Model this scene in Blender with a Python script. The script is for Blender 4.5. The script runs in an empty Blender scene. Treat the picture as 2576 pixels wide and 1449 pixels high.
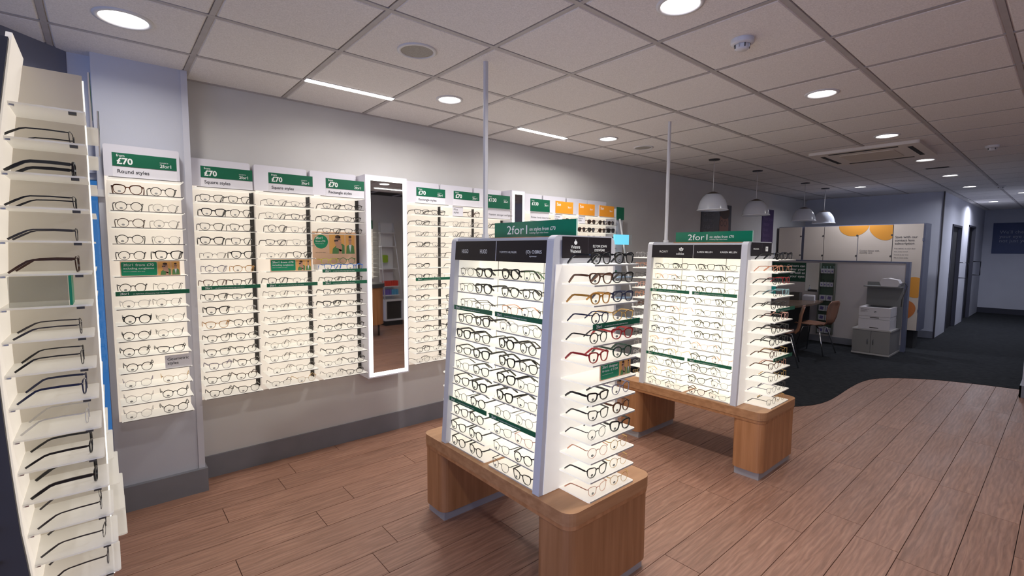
import bpy, math, random
from mathutils import Matrix, Vector
PI = math.pi
rng = random.Random(7)
SC = bpy.context.scene
COL = SC.collection
# ------------------------------------------------------------------ camera
cam_d = bpy.data.cameras.new('camera'); cam = bpy.data.objects.new('camera', cam_d); COL.objects.link(cam)
cam_d.sensor_width = 36.0; cam_d.lens = 1203.06 / 2576 * 36.0; cam_d.clip_start = 0.02; cam_d.clip_end = 100
def cam_axes(yaw, pit, rol):
    F = Vector((math.sin(yaw) * math.cos(pit), math.cos(yaw) * math.cos(pit), math.sin(pit)))
    R = Vector((math.cos(yaw), -math.sin(yaw), 0)); U = R.cross(F)
    return R * math.cos(rol) + U * math.sin(rol), -R * math.sin(rol) + U * math.cos(rol), F
R2, U2, FW = cam_axes(0.70668574, -0.08177996, 0.00654246)
M = Matrix.Identity(4)
for i in range(3):
    M[i][0] = R2[i]; M[i][1] = U2[i]; M[i][2] = -FW[i]
M[0][3], M[1][3], M[2][3] = -0.43709, -3.76593, 1.58285
cam.matrix_world = M
SC.camera = cam
# ------------------------------------------------------------------ world, exposure
W = bpy.data.worlds.new('street_daylight'); SC.world = W; W.use_nodes = True
bgn = W.node_tree.nodes['Background']; bgn.inputs[0].default_value = (0.50, 0.60, 1.0, 1); bgn.inputs[1].default_value = 3.2
vs = SC.view_settings
vs.view_transform = 'Standard'; vs.look = 'None'; vs.exposure = 0.2; vs.gamma = 1.0; vs.use_curve_mapping = False
SC.cycles.use_denoising = True
SC.cycles.max_bounces = 8; SC.cycles.diffuse_bounces = 4; SC.cycles.transparent_max_bounces = 24
SC.cycles.sample_clamp_indirect = 4.0
CEIL = 2.65
WH = 2.74     # walls run up behind the suspended ceiling
DOWN_W = 13.0          # power of one downlight
# ------------------------------------------------------------------ materials
MATS = {}
def mat(name, col=(0.8, 0.8, 0.8), rough=0.5, metal=0.0, emis=None, es=1.0, spec=0.5, alpha=1.0, fn=None, trans=0.0):
    if name in MATS: return MATS[name]
    m = bpy.data.materials.new(name); m.use_nodes = True
    nt = m.node_tree; b = nt.nodes['Principled BSDF']
    b.inputs['Base Color'].default_value = (*col, 1); b.inputs['Roughness'].default_value = rough
    b.inputs['Metallic'].default_value = metal; b.inputs['Specular IOR Level'].default_value = spec
    b.inputs['Alpha'].default_value = alpha
    b.inputs['Transmission Weight'].default_value = trans
    if emis: b.inputs['Emission Color'].default_value = (*emis, 1); b.inputs['Emission Strength'].default_value = es
    if fn: fn(nt, b)
    m.diffuse_color = (*col, 1)
    MATS[name] = m
    return m
def noise_col(c1, c2, scale=8, detail=4, stretch=(1, 1, 1), bump=0.0, bscale=None, rnd=False):
    def f(nt, b):
        tc = nt.nodes.new('ShaderNodeTexCoord'); mp = nt.nodes.new('ShaderNodeMapping')
        mp.inputs['Scale'].default_value = stretch
        nt.links.new(tc.outputs['Object'], mp.inputs[0])
        src = mp.outputs[0]
        if rnd:
            oi = nt.nodes.new('ShaderNodeObjectInfo'); ml = nt.nodes.new('ShaderNodeMath'); ml.operation = 'MULTIPLY'; ml.inputs[1].default_value = 37.0
            nt.links.new(oi.outputs['Random'], ml.inputs[0])
            ad = nt.nodes.new('ShaderNodeVectorMath'); ad.operation = 'ADD'
            nt.links.new(src, ad.inputs[0]); nt.links.new(ml.outputs[0], ad.inputs[1]); src = ad.outputs[0]
        n = nt.nodes.new('ShaderNodeTexNoise'); n.inputs['Scale'].default_value = scale; n.inputs['Detail'].default_value = detail
        nt.links.new(src, n.inputs['Vector'])
        r = nt.nodes.new('ShaderNodeValToRGB')
        r.color_ramp.elements[0].position = 0.3; r.color_ramp.elements[0].color = (*c1, 1)
        r.color_ramp.elements[1].position = 0.7; r.color_ramp.elements[1].color = (*c2, 1)
        nt.links.new(n.outputs['Fac'], r.inputs[0])
        out = r.outputs[0]
        if rnd:
            hs = nt.nodes.new('ShaderNodeHueSaturation'); mr = nt.nodes.new('ShaderNodeMapRange')
            mr.inputs[3].default_value = 0.82; mr.inputs[4].default_value = 1.16
            nt.links.new(oi.outputs['Random'], mr.inputs[0]); nt.links.new(mr.outputs[0], hs.inputs['Value']); nt.links.new(out, hs.inputs['Color'])
            out = hs.outputs[0]
        nt.links.new(out, b.inputs['Base Color'])
        if bump:
            n2 = nt.nodes.new('ShaderNodeTexNoise'); n2.inputs['Scale'].default_value = bscale or scale * 4; n2.inputs['Detail'].default_value = 3
            nt.links.new(src, n2.inputs['Vector'])
            bp = nt.nodes.new('ShaderNodeBump'); bp.inputs['Strength'].default_value = bump; bp.inputs['Distance'].default_value = 0.002
            nt.links.new(n2.outputs['Fac'], bp.inputs['Height']); nt.links.new(bp.outputs[0], b.inputs['Normal'])
    return f
def glass_mat(name, tint=(1, 1, 1), gloss=0.05, rough=0.02):
    if name in MATS: return MATS[name]
    m = bpy.data.materials.new(name); m.use_nodes = True; nt = m.node_tree; nt.nodes.clear()
    o = nt.nodes.new('ShaderNodeOutputMaterial'); mx = nt.nodes.new('ShaderNodeMixShader'); t = nt.nodes.new('ShaderNodeBsdfTransparent'); g = nt.nodes.new('ShaderNodeBsdfGlossy')
    t.inputs[0].default_value = (*tint, 1); g.inputs['Roughness'].default_value = rough; mx.inputs[0].default_value = gloss
    nt.links.new(t.outputs[0], mx.inputs[1]); nt.links.new(g.outputs[0], mx.inputs[2]); nt.links.new(mx.outputs[0], o.inputs[0])
    MATS[name] = m; return m
wall_m = mat('wall_paint', fn=noise_col((0.56, 0.545, 0.53), (0.59, 0.575, 0.56), 3, 3, bump=0.1, bscale=180), rough=0.75)
wallb_m = mat('wall_paint_cool', fn=noise_col((0.50, 0.51, 0.575), (0.53, 0.54, 0.605), 3, 3, bump=0.1, bscale=180), rough=0.75)
skirt_m = mat('skirting_grey', (0.19, 0.19, 0.21), 0.4, fn=noise_col((0.175, 0.178, 0.20), (0.20, 0.20, 0.225), 6))
tile_m = mat('ceiling_tile', rough=0.9, fn=noise_col((0.64, 0.61, 0.59), (0.78, 0.745, 0.725), 160, 2, bump=0.35, bscale=220))
grid_m = mat('ceiling_grid_metal', (0.4, 0.37, 0.36), 0.5, fn=noise_col((0.37, 0.34, 0.33), (0.42, 0.39, 0.38), 12))  # bar colour darkened to carry the shading along the tile edges
dark_m = mat('void_dark', (0.02, 0.02, 0.022), 0.9)
def plank_fn(nt, b):
    tc = nt.nodes.new('ShaderNodeTexCoord'); oi = nt.nodes.new('ShaderNodeObjectInfo')
    ml = nt.nodes.new('ShaderNodeMath'); ml.operation = 'MULTIPLY'; ml.inputs[1].default_value = 53.0
    nt.links.new(oi.outputs['Random'], ml.inputs[0])
    ad = nt.nodes.new('ShaderNodeVectorMath'); ad.operation = 'ADD'; nt.links.new(tc.outputs['Object'], ad.inputs[0]); nt.links.new(ml.outputs[0], ad.inputs[1])
    mp = nt.nodes.new('ShaderNodeMapping'); mp.inputs['Scale'].default_value = (1.2, 14, 1); nt.links.new(ad.outputs[0], mp.inputs[0])
    n1 = nt.nodes.new('ShaderNodeTexNoise'); n1.inputs['Scale'].default_value = 3.0; n1.inputs['Detail'].default_value = 8; n1.inputs['Distortion'].default_value = 1.6
    nt.links.new(mp.outputs[0], n1.inputs['Vector'])
    r = nt.nodes.new('ShaderNodeValToRGB'); e = r.color_ramp.elements
    e[0].position = 0.30; e[0].color = (0.235, 0.118, 0.076, 1); e[1].position = 0.72; e[1].color = (0.355, 0.195, 0.132, 1)
    k = r.color_ramp.elements.new(0.5); k.color = (0.30, 0.155, 0.105, 1)
    nt.links.new(n1.outputs['Fac'], r.inputs[0])
    mp2 = nt.nodes.new('ShaderNodeMapping'); mp2.inputs['Scale'].default_value = (0.9, 5, 1); nt.links.new(ad.outputs[0], mp2.inputs[0])
    n2 = nt.nodes.new('ShaderNodeTexNoise'); n2.inputs['Scale'].default_value = 1.6; n2.inputs['Detail'].default_value = 2
    nt.links.new(mp2.outputs[0], n2.inputs['Vector'])
    wv = nt.nodes.new('ShaderNodeTexWave'); wv.wave_type = 'RINGS'; wv.inputs['Scale'].default_value = 2.2; wv.inputs['Distortion'].default_value = 9; wv.inputs['Detail'].default_value = 3; wv.inputs['Detail Scale'].default_value = 1.5
    nt.links.new(mp2.outputs[0], wv.inputs['Vector'])
    mr = nt.nodes.new('ShaderNodeMapRange'); mr.inputs[3].default_value = 0.92; mr.inputs[4].default_value = 1.08; nt.links.new(oi.outputs['Random'], mr.inputs[0])
    m2 = nt.nodes.new('ShaderNodeMapRange'); m2.inputs[3].default_value = 0.88; m2.inputs[4].default_value = 1.1; nt.links.new(wv.outputs['Fac'], m2.inputs[0])
    mm = nt.nodes.new('ShaderNodeMath'); mm.operation = 'MULTIPLY'; nt.links.new(mr.outputs[0], mm.inputs[0]); nt.links.new(m2.outputs[0], mm.inputs[1])
    hs = nt.nodes.new('ShaderNodeHueSaturation'); nt.links.new(mm.outputs[0], hs.inputs['Value']); nt.links.new(r.outputs[0], hs.inputs['Color']); nt.links.new(hs.outputs[0], b.inputs['Base Color'])
    rr = nt.nodes.new('ShaderNodeMapRange'); rr.inputs[3].default_value = 0.33; rr.inputs[4].default_value = 0.58; nt.links.new(n2.outputs['Fac'], rr.inputs[0]); nt.links.new(rr.outputs[0], b.inputs['Roughness'])
    bp = nt.nodes.new('ShaderNodeBump'); bp.inputs['Strength'].default_value = 0.15; bp.inputs['Distance'].default_value = 0.002
    nt.links.new(n1.outputs['Fac'], bp.inputs['Height']); nt.links.new(bp.outputs[0], b.inputs['Normal'])
plank_m = mat('wood_plank', rough=0.4, fn=plank_fn)
carpet_m = mat('dark_carpet', rough=0.95, spec=0.1, fn=noise_col((0.012, 0.013, 0.016), (0.032, 0.034, 0.038), 60, 5, (1, 0.25, 1), bump=0.6, bscale=300))
oak_m = mat('oak_veneer', rough=0.45, fn=noise_col((0.34, 0.145, 0.055), (0.48, 0.225, 0.10), 3.5, 6, (9, 9, 0.5), bump=0.06, rnd=True))
oaktop_m = mat('oak_veneer_top', rough=0.4, fn=noise_col((0.34, 0.16, 0.07), (0.48, 0.25, 0.12), 3.5, 6, (0.8, 6, 12), bump=0.05))
plinth_m = mat('plinth_metal', (0.42, 0.42, 0.44), 0.4, 0.3)
white_m = mat('white_laminate', (0.62, 0.61, 0.62), 0.45)
hdr_m = mat('header_white', (0.66, 0.64, 0.70), 0.5)
upr_m = mat('panel_satin_grey', (0.58, 0.58, 0.62), 0.45)
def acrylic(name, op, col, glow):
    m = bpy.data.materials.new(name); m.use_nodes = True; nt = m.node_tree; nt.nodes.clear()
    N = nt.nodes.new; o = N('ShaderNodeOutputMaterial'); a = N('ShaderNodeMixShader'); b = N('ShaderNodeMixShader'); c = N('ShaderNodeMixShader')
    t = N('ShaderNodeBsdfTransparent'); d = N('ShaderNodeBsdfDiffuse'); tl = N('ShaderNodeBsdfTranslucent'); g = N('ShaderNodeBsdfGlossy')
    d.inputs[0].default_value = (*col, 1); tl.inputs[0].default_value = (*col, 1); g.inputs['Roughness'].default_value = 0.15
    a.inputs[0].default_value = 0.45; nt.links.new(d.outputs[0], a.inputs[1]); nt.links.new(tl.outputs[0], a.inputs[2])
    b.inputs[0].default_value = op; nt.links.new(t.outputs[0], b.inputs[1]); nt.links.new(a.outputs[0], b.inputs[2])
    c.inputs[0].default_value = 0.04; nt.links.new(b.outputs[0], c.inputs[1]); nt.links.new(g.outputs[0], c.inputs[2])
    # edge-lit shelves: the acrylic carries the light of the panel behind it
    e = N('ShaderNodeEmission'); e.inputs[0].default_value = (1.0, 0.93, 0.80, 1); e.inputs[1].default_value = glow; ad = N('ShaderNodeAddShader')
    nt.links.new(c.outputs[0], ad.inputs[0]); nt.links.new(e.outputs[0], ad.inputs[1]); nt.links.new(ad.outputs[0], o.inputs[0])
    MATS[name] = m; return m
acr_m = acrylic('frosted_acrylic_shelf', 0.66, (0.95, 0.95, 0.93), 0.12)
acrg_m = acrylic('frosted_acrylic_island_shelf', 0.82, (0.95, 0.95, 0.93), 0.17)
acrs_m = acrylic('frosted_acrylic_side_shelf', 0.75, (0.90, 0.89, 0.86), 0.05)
edge_m = mat('shelf_edge_grey', (0.20, 0.19, 0.18), 0.35)
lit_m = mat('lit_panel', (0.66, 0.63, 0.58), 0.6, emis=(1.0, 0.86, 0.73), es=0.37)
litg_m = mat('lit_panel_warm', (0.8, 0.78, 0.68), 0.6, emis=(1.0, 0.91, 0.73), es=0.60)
led_m = mat('led_border_light', (1, 1, 1), 0.5, emis=(1.0, 0.98, 0.94), es=1.7)
lamp_m = mat('lamp_glow', (1, 1, 1), 0.5, emis=(1.0, 0.97, 0.95), es=9.0)
mirror_m = mat('mirror_glass', (0.72, 0.72, 0.72), 0.02, 1.0)
slot_m = mat('slot_dark', (0.035, 0.032, 0.03), 0.6)
green_m = mat('sign_green', (0.0, 0.115, 0.055), 0.45)
greenb_m = mat('sign_bright_green', (0.0, 0.26, 0.12), 0.45)
orange_m = mat('sign_orange', (0.80, 0.30, 0.02), 0.5)
card_m = mat('card_white', (0.80, 0.78, 0.82), 0.55)
ink_m = mat('ink_white', (0.85, 0.86, 0.84), 0.6)
inkd_m = mat('ink_dark', (0.03, 0.03, 0.04), 0.6)
blackp_m = mat('header_black', (0.016, 0.012, 0.015), 0.45, spec=0.25)
peach_m = mat('poster_peach', (0.78, 0.50, 0.33), 0.6)
porange_m = mat('poster_orange', (0.80, 0.42, 0.12), 0.6)
skin_m = mat('print_skin', (0.55, 0.30, 0.20), 0.6)
hair_m = mat('print_hair', (0.06, 0.03, 0.02), 0.6)
knit_m = mat('print_green_knit', (0.10, 0.24, 0.08), 0.7)
chrome_m = mat('chrome', (0.7, 0.7, 0.72), 0.15, 1.0)
ggl_m = glass_mat('green_tinted_glass', (0.18, 0.42, 0.30), 0.08)
clear_m = glass_mat('clear_acrylic', (0.93, 0.96, 0.94), 0.08)
window_m = glass_mat('window_glass', (0.9, 0.95, 1.0), 0.06)
lens_m = glass_mat('lens_glass', (0.965, 0.965, 0.96), 0.045)
sun_m = glass_mat('sun_lens', (0.07, 0.06, 0.055), 0.08)
sticker_k = mat('sticker_black', (0.02, 0.02, 0.02), 0.5)
sticker_g = mat('sticker_grey', (0.30, 0.29, 0.28), 0.5)
FC = dict(k=('black', (0.012, 0.012, 0.014), 0.25, 0), m=('gunmetal', (0.07, 0.065, 0.07), 0.3, 0.6), s=('silver', (0.38, 0.37, 0.38), 0.25, 0.8),
          g=('gold', (0.55, 0.36, 0.14), 0.3, 0.8), w=('clear', (0.55, 0.54, 0.55), 0.15, 0), t=('tortoiseshell', (0.10, 0.03, 0.012), 0.25, 0),
          a=('amber', (0.48, 0.22, 0.03), 0.25, 0), b=('bright blue', (0.01, 0.12, 0.50), 0.25, 0), n=('dark brown', (0.055, 0.022, 0.012), 0.25, 0),
          r=('red', (0.35, 0.015, 0.02), 0.25, 0), v=('green', (0.04, 0.16, 0.04), 0.25, 0), y=('navy', (0.015, 0.02, 0.06), 0.25, 0),
          o=('rose gold', (0.62, 0.30, 0.20), 0.3, 0.6), p=('pale pink', (0.65, 0.36, 0.30), 0.3, 0), l=('lime', (0.52, 0.50, 0.05), 0.25, 0),
          d=('dark green', (0.012, 0.045, 0.03), 0.25, 0), u=('lilac grey', (0.24, 0.22, 0.30), 0.3, 0.3), c=('pale blue', (0.35, 0.6, 0.65), 0.25, 0))
def fmat(c):
    n, col, ro, me = FC[c]
    return mat('frame_' + n.replace(' ', '_'), col, ro, me, alpha=0.45 if c == 'w' else 1.0)
# ------------------------------------------------------------------ mesh helpers
class MB:
    def __init__(s): s.v = []; s.f = []; s.mi = []; s.sm = []
    def add(s, vs, fs, mi=0, smooth=False):
        o = len(s.v); s.v += [tuple(v) for v in vs]
        for f in fs: s.f.append(tuple(i + o for i in f)); s.mi.append(mi); s.sm.append(smooth)
        return s
    def box(s, x0, x1, y0, y1, z0, z1, mi=0):
        x0, x1 = min(x0, x1), max(x0, x1); y0, y1 = min(y0, y1), max(y0, y1); z0, z1 = min(z0, z1), max(z0, z1)
        vs = [(x0, y0, z0), (x1, y0, z0), (x1, y1, z0), (x0, y1, z0), (x0, y0, z1), (x1, y0, z1), (x1, y1, z1), (x0, y1, z1)]
        return s.add(vs, [(0, 3, 2, 1), (4, 5, 6, 7), (0, 1, 5, 4), (1, 2, 6, 5), (2, 3, 7, 6), (3, 0, 4, 7)], mi)
    def prism(s, pts, a, b, axis='z', mi=0, smooth=False):
        # pts 2D polygon (ccw), extruded from a to b along axis
        def P(p, h):
            if axis == 'z': return (p[0], p[1], h)
            if axis == 'y': return (p[0], h, p[1])
            return (h, p[0], p[1])
        n = len(pts); vs = [P(p, a) for p in pts] + [P(p, b) for p in pts]
        s.add(vs, [tuple(range(n))[::-1], tuple(range(n, 2 * n))] , mi)
        s.add(vs, [(i, (i + 1) % n, n + (i + 1) % n, n + i) for i in range(n)], mi, smooth)
        return s
    def lathe(s, prof, n=24, c=(0, 0, 0), mi=0, smooth=True, close=False):
        vs = []; fs = []; m = len(prof)
        for i in range(n):
            a = 2 * PI * i / n
            for r, z in prof: vs.append((c[0] + r * math.cos(a), c[1] + r * math.sin(a), c[2] + z))
        for i in range(n):
            j = (i + 1) % n
            for k in range(m - 1): fs.append((i * m + k, j * m + k, j * m + k + 1, i * m + k + 1))
        return s.add(vs, fs, mi, smooth)
    def tube(s, pts, r, n=6, mi=0, smooth=True, sq=None):
        # pts list of 3D; r radius or list ; sq=(a,b) rectangular half sizes (side, up)
        pts = [Vector(p) for p in pts]; m = len(pts); vs = []; fs = []
        for i, p in enumerate(pts):
            t = (pts[min(i + 1, m - 1)] - pts[max(i - 1, 0)]).normalized()
            up = Vector((0, 0, 1)) if abs(t.z) < 0.95 else Vector((1, 0, 0))
            sd = t.cross(up).normalized(); u = sd.cross(t)
            rr = r[i] if isinstance(r, (list, tuple)) else r
            if sq:
                q = sq[i] if isinstance(sq, list) else sq
                for a, b in ((-1, -1), (1, -1), (1, 1), (-1, 1)): vs.append(p + sd * a * q[0] + u * b * q[1])
            else:
                for k in range(n):
                    a = 2 * PI * k / n; vs.append(p + sd * math.cos(a) * rr + u * math.sin(a) * rr)
        if sq: n = 4; smooth = False
        for i in range(m - 1):
            for k in range(n): fs.append((i * n + k, i * n + (k + 1) % n, (i + 1) * n + (k + 1) % n, (i + 1) * n + k))
        fs.append(tuple(range(n))[::-1]); fs.append(tuple((m - 1) * n + k for k in range(n)))
        return s.add(vs, fs, mi, smooth)
    def disc(s, c, r, n=20, axis='z', rx=None, mi=0):
        ry = r; rx = rx or r; vs = []
        for i in range(n):
            a = 2 * PI * i / n; x, y = rx * math.cos(a), ry * math.sin(a)
            vs.append({'z': (c[0] + x, c[1] + y, c[2]), 'y': (c[0] + x, c[1], c[2] + y), 'x': (c[0], c[1] + x, c[2] + y)}[axis])
        return s.add(vs, [tuple(range(n))], mi)
    def mesh(s, name, mats):
        me = bpy.data.meshes.new(name); me.from_pydata(s.v, [], s.f)
        for m in (mats if isinstance(mats, (list, tuple)) else [mats]): me.materials.append(m)
        me.polygons.foreach_set('material_index', s.mi); me.polygons.foreach_set('use_smooth', s.sm); me.update()
        return me
    def build(s, name, mats, parent=None, loc=(0, 0, 0), rot=None):
        return put(name, s.mesh(name, mats), parent, loc, rot)
def put(name, me, parent=None, loc=(0, 0, 0), rot=None):
    o = bpy.data.objects.new(name, me); COL.objects.link(o); o.location = loc
    if rot: o.rotation_euler = rot
    if parent: o.parent = parent
    return o
def tag(o, label=None, cat=None, group=None, kind=None):
    if label: o['label'] = label
    if cat: o['category'] = cat
    if group: o['group'] = group
    if kind: o['kind'] = kind
    return o
def thing(name, label, cat, loc=(0, 0, 0), rz=0, group=None):
    o = bpy.data.objects.new(name, None); COL.objects.link(o); o.location = loc; o.rotation_euler = (0, 0, rz); o.empty_display_size = 0.05
    return tag(o, label, cat, group)
def box(name, b, m, parent=None, loc=(0, 0, 0)): return MB().box(*b).build(name, m, parent, loc)
def struct(o): o['kind'] = 'structure'; return o
def rrect(x0, x1, y0, y1, r, n=5, corners=(1, 1, 1, 1)):
    # ccw from lower-left ; corners order: ll, lr, ur, ul
    out = []
    for (cx, cy, a0, c, px, py) in ((x0 + r, y0 + r, PI, corners[0], x0, y0), (x1 - r, y0 + r, 1.5 * PI, corners[1], x1, y0), (x1 - r, y1 - r, 0, corners[2], x1, y1), (x0 + r, y1 - r, 0.5 * PI, corners[3], x0, y1)):
        if not c: out.append((px, py)); continue
        for i in range(n + 1):
            a = a0 + 0.5 * PI * i / n; out.append((cx + r * math.cos(a), cy + r * math.sin(a)))
    return out
# ------------------------------------------------------------------ text
TXT = {}
def text_mesh(body, bold=0.0, spacing=1.0, m=None, align='LEFT', line=1.0):
    key = (body, bold, spacing, m.name, align, line)
    if key in TXT: return TXT[key]
    c = bpy.data.curves.new('lettering', 'FONT'); c.body = body; c.size = 1.0; c.offset = bold; c.space_character = spacing; c.align_x = align; c.space_line = line
    c.resolution_u = 3; c.fill_mode = 'FRONT'
    o = bpy.data.objects.new('lettering', c); COL.objects.link(o)
    dg = bpy.context.evaluated_depsgraph_get()
    me = bpy.data.meshes.new_from_object(o.evaluated_get(dg)); me.name = 'lettering'
    bpy.data.objects.remove(o); me.materials.clear(); me.materials.append(m)
    TXT[key] = me; return me
ROT = {'-y': (PI / 2, 0, 0), '-x': (PI / 2, 0, -PI / 2), '+x': (PI / 2, 0, PI / 2), '+y': (PI / 2, 0, PI)}
def text(body, pos, size, m, parent, face='-y', bold=0.0, spacing=1.0, width=None, align='LEFT', name='lettering', line=1.0):
    me = text_mesh(body, bold, spacing, m, align, line)
    o = put(name, me, parent, pos, ROT[face])
    sx = size
    if width:
        xs = [v.co.x for v in me.vertices]; sx = width / max(1e-6, (max(xs) - min(xs)))
    o.scale = (sx, size, 1)
    return o
GBP = '\u00a3'
for args in [('from', 0.01, ink_m), (GBP + '70', 0.03, ink_m), (GBP + '130', 0.03, ink_m), ('2for1', 0.01, ink_m), ('Sun', 0.02, ink_m), ('included in', 0.0, ink_m)]:
    text_mesh(args[0], args[1], 1.0, args[2])
# ------------------------------------------------------------------ room shell
floor = struct(box('floor', (-2.6, 17.2, -6.3, 0.1, -0.06, -0.006), dark_m))
PW, PL = 0.197, 1.205
pm = MB()
b_ = 0.0015
pm.add([(0.001, 0.001, -0.006), (PL - 0.001, 0.001, -0.006), (PL - 0.001, PW - 0.001, -0.006), (0.001, PW - 0.001, -0.006),
        (0.0018, 0.0018, 0), (PL - 0.0018, 0.0018, 0), (PL - 0.0018, PW - 0.0018, 0), (0.0018, PW - 0.0018, 0)],
       [(4, 5, 6, 7), (0, 1, 5, 4), (1, 2, 6, 5), (2, 3, 7, 6), (3, 0, 4, 7)])
plank_me = pm.mesh('plank', plank_m)
J = {0: .523, 1: .403, 2: .04, 3: .70, 4: .463, 5: 0.0, 6: .70, 7: .555, 13: .07, 14: .42, 16: .2}
for j in range(31):
    y1 = -0.12 - PW * (j - 1); x0 = J.get(j, rng.random() * PL) - PL
    if j == 0: y1 = -0.12 + PW; 
    y1 = -0.12 - PW * j + (0 if j else 0)
    xs = x0
    while xs > -1.3: xs -= PL
    while xs < 7.7:
        if not (xs + PL < -1.2):
            put('plank', plank_me, floor, (xs, y1 - PW, 0))
        xs += PL
x0 = -PL * 2 + 0.9
while x0 < 7.7:
    put('plank', plank_me, floor, (x0, -0.12, 0)); x0 += PL
# carpet beyond the curved edge
curve = [(4.2, 0.05), (4.25, -0.9), (4.4, -1.5), (4.62, -1.86), (4.86, -2.04), (5.04, -2.13), (5.26, -2.18), (5.57, -2.19), (6.06, -2.178), (6.5, -2.19), (6.79, -2.25), (7.02, -2.39), (7.29, -2.68), (7.44, -3.02), (7.54, -3.42), (7.6, -3.9), (7.62, -6.3)]
def smooth2(p, it=2):
    for _ in range(it):
        q = [p[0]]
        for a, b in zip(p, p[1:]): q += [(a[0] * .75 + b[0] * .25, a[1] * .75 + b[1] * .25), (a[0] * .25 + b[0] * .75, a[1] * .25 + b[1] * .75)]
        p = q + [p[-1]]
    return p
pts = smooth2(curve) + [(17.2, -6.3), (17.2, 0.05)]
struct(MB().prism(pts, -0.002, 0.004).build('floor_carpet', carpet_m))
# walls
struct(box('wall_back', (0.0, 11.0, 0.0, 0.12, 0, WH), wall_m))
struct(box('wall_far', (11.0, 11.12, -2.2, 0.12, 0, WH), wallb_m))
struct(MB().box(-0.442, 0.0, -0.175, 0.12, 0, WH).build('wall_pillar', wallb_m))
struct(box('trim_1', (-0.03, 0.004, -0.180, -0.172, 0.152, CEIL), mat('trim_cool', (0.56, 0.56, 0.62), 0.6)))
# skirtings
struct(box('baseboard_back', (0.0, 11.0, -0.015, 0.0, 0, 0.152), skirt_m))
struct(MB().box(-0.445, 0.015, -0.207, -0.17, 0, 0.152).box(0.0, 0.015, -0.17, -0.0, 0, 0.152).build('baseboard_pillar', skirt_m))
struct(box('baseboard_far', (10.985, 11.0, -2.2, 0.0, 0, 0.13), skirt_m))
# left return wall with window on the street
def wall_with_hole(name, X0, X1, Y0, Y1, hx0, hx1, hz0, hz1, m, axis='x'):
    b = MB()
    if axis == 'x':
        b.box(X0, hx0, Y0, Y1, 0, WH).box(hx1, X1, Y0, Y1, 0, WH).box(hx0, hx1, Y0, Y1, 0, hz0).box(hx0, hx1, Y0, Y1, hz1, WH)
    else:
        b.box(X0, X1, Y0, hx0, 0, WH).box(X0, X1, hx1, Y1, 0, WH).box(X0, X1, hx0, hx1, 0, hz0).box(X0, X1, hx0, hx1, hz1, WH)
    return struct(b.build(name, m))
wall_with_hole('wall_left', -2.6, -0.44, -0.085, 0.05, -0.9, -0.445, 0.42, 2.0, wallb_m)
w1 = struct(thing('window_1', 'narrow street window with blue daylight beside the pillar', None))
box('window_pane', (-0.9, -0.445, -0.03, -0.024, 0.42, 2.0), glass_mat('blue_film_glass', (0.13, 0.26, 0.33), 0.05), w1)  # tint added to tone down the daylight seen through this pane
MB().box(-0.9, -0.445, -0.06, 0.0, 1.965, 2.0).box(-0.9, -0.445, -0.06, 0.0, 0.42, 0.45).build('window_frame', white_m, w1)
# shop front behind the camera
wall_with_hole('wall_front', -2.7, -2.6, -6.3, 0.05, -5.6, -1.9, 0.5, 2.4, wallb_m, 'y')
w2 = struct(thing('window_2', 'shop front window', None))
box('window_pane', (-2.66, -2.65, -5.6, -1.9, 0.5, 2.4), window_m, w2)
struct(box('wall_opposite', (-2.7, 7.1, -6.3, -6.15, 0, WH), wall_m))
struct(box('wall_right', (7.12, 17.2, -6.3, -3.49, 0, WH), wallb_m))
struct(MB().box(7.105, 7.12, -6.3, -3.475, 0, 0.13).box(7.105, 17.0, -3.49, -3.475, 0, 0.13).build('baseboard_right', skirt_m))
# diagonal upstand over the left display
struct(MB().prism([(-0.54, -0.087), (-0.98, -0.53), (-1.0, -0.50), (-0.56, -0.06)], 0, WH).build('wall_diagonal', mat('diag_grey', (0.16, 0.17, 0.23), 0.7)))
# corridor
cw = MB(); y0, y1 = -2.2, -2.08
cw.box(11.12, 12.12, y0, y1, 0, WH).box(13.3, 14.32, y0, y1, 0, WH).box(15.4, 17.0, y0, y1, 0, WH).box(12.12, 13.3, y0, y1, 2.117, WH).box(14.32, 15.4, y0, y1, 2.18, WH)
struct(cw.build('wall_corridor', wallb_m))
struct(box('trim_2', (10.97, 11.03, -2.212, -2.195, 0, CEIL), mat('corner_strip', (0.03, 0.025, 0.03), 0.5)))
struct(box('wall_end', (17.0, 17.12, -3.5, -1.9, 0, WH), wallb_m))
struct(box('baseboard_end', (16.985, 17.0, -3.49, -2.2, 0, 0.14), mat('skirt_dark', (0.03, 0.03, 0.045), 0.5)))
box('room_behind_door', (12.0, 16.5, -0.5, -0.4, 0, CEIL), dark_m)['kind'] = 'structure'
for i, (a, b, h) in enumerate(((12.12, 13.3, 2.117), (14.32, 15.4, 2.18))):
    d = struct(thing('door_%d' % (i + 1), 'dark open corridor doorway', None, (a, -2.2, 0)))
    w = b - a
    MB().box(0, 0.04, -0.012, 0.12, 0, h).box(w - 0.04, w, -0.012, 0.12, 0, h).box(0, w, -0.012, 0.12, h - 0.04, h).build('door_frame', mat('door_frame_grey', (0.05, 0.05, 0.07), 0.4), d)
    box('door_leaf', (0.04, w - 0.04, 0.05, 0.09, 0, h - 0.04), mat('door_dark', (0.006, 0.006, 0.01) if i == 0 else (0.02, 0.02, 0.03), 0.6), d)  # near-black sheet standing for the shade inside the open doorway
    z0 = 1.03
    MB().tube([(w + 0.02, -0.002, z0), (w + 0.02, -0.14, z0), (w + 0.02, -0.14, z0 + 0.32), (w + 0.02, -0.002, z0 + 0.32)], 0.012, 6).build('door_handle', mat('dark_metal', (0.06, 0.06, 0.07), 0.3, 0.8), d)
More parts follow.
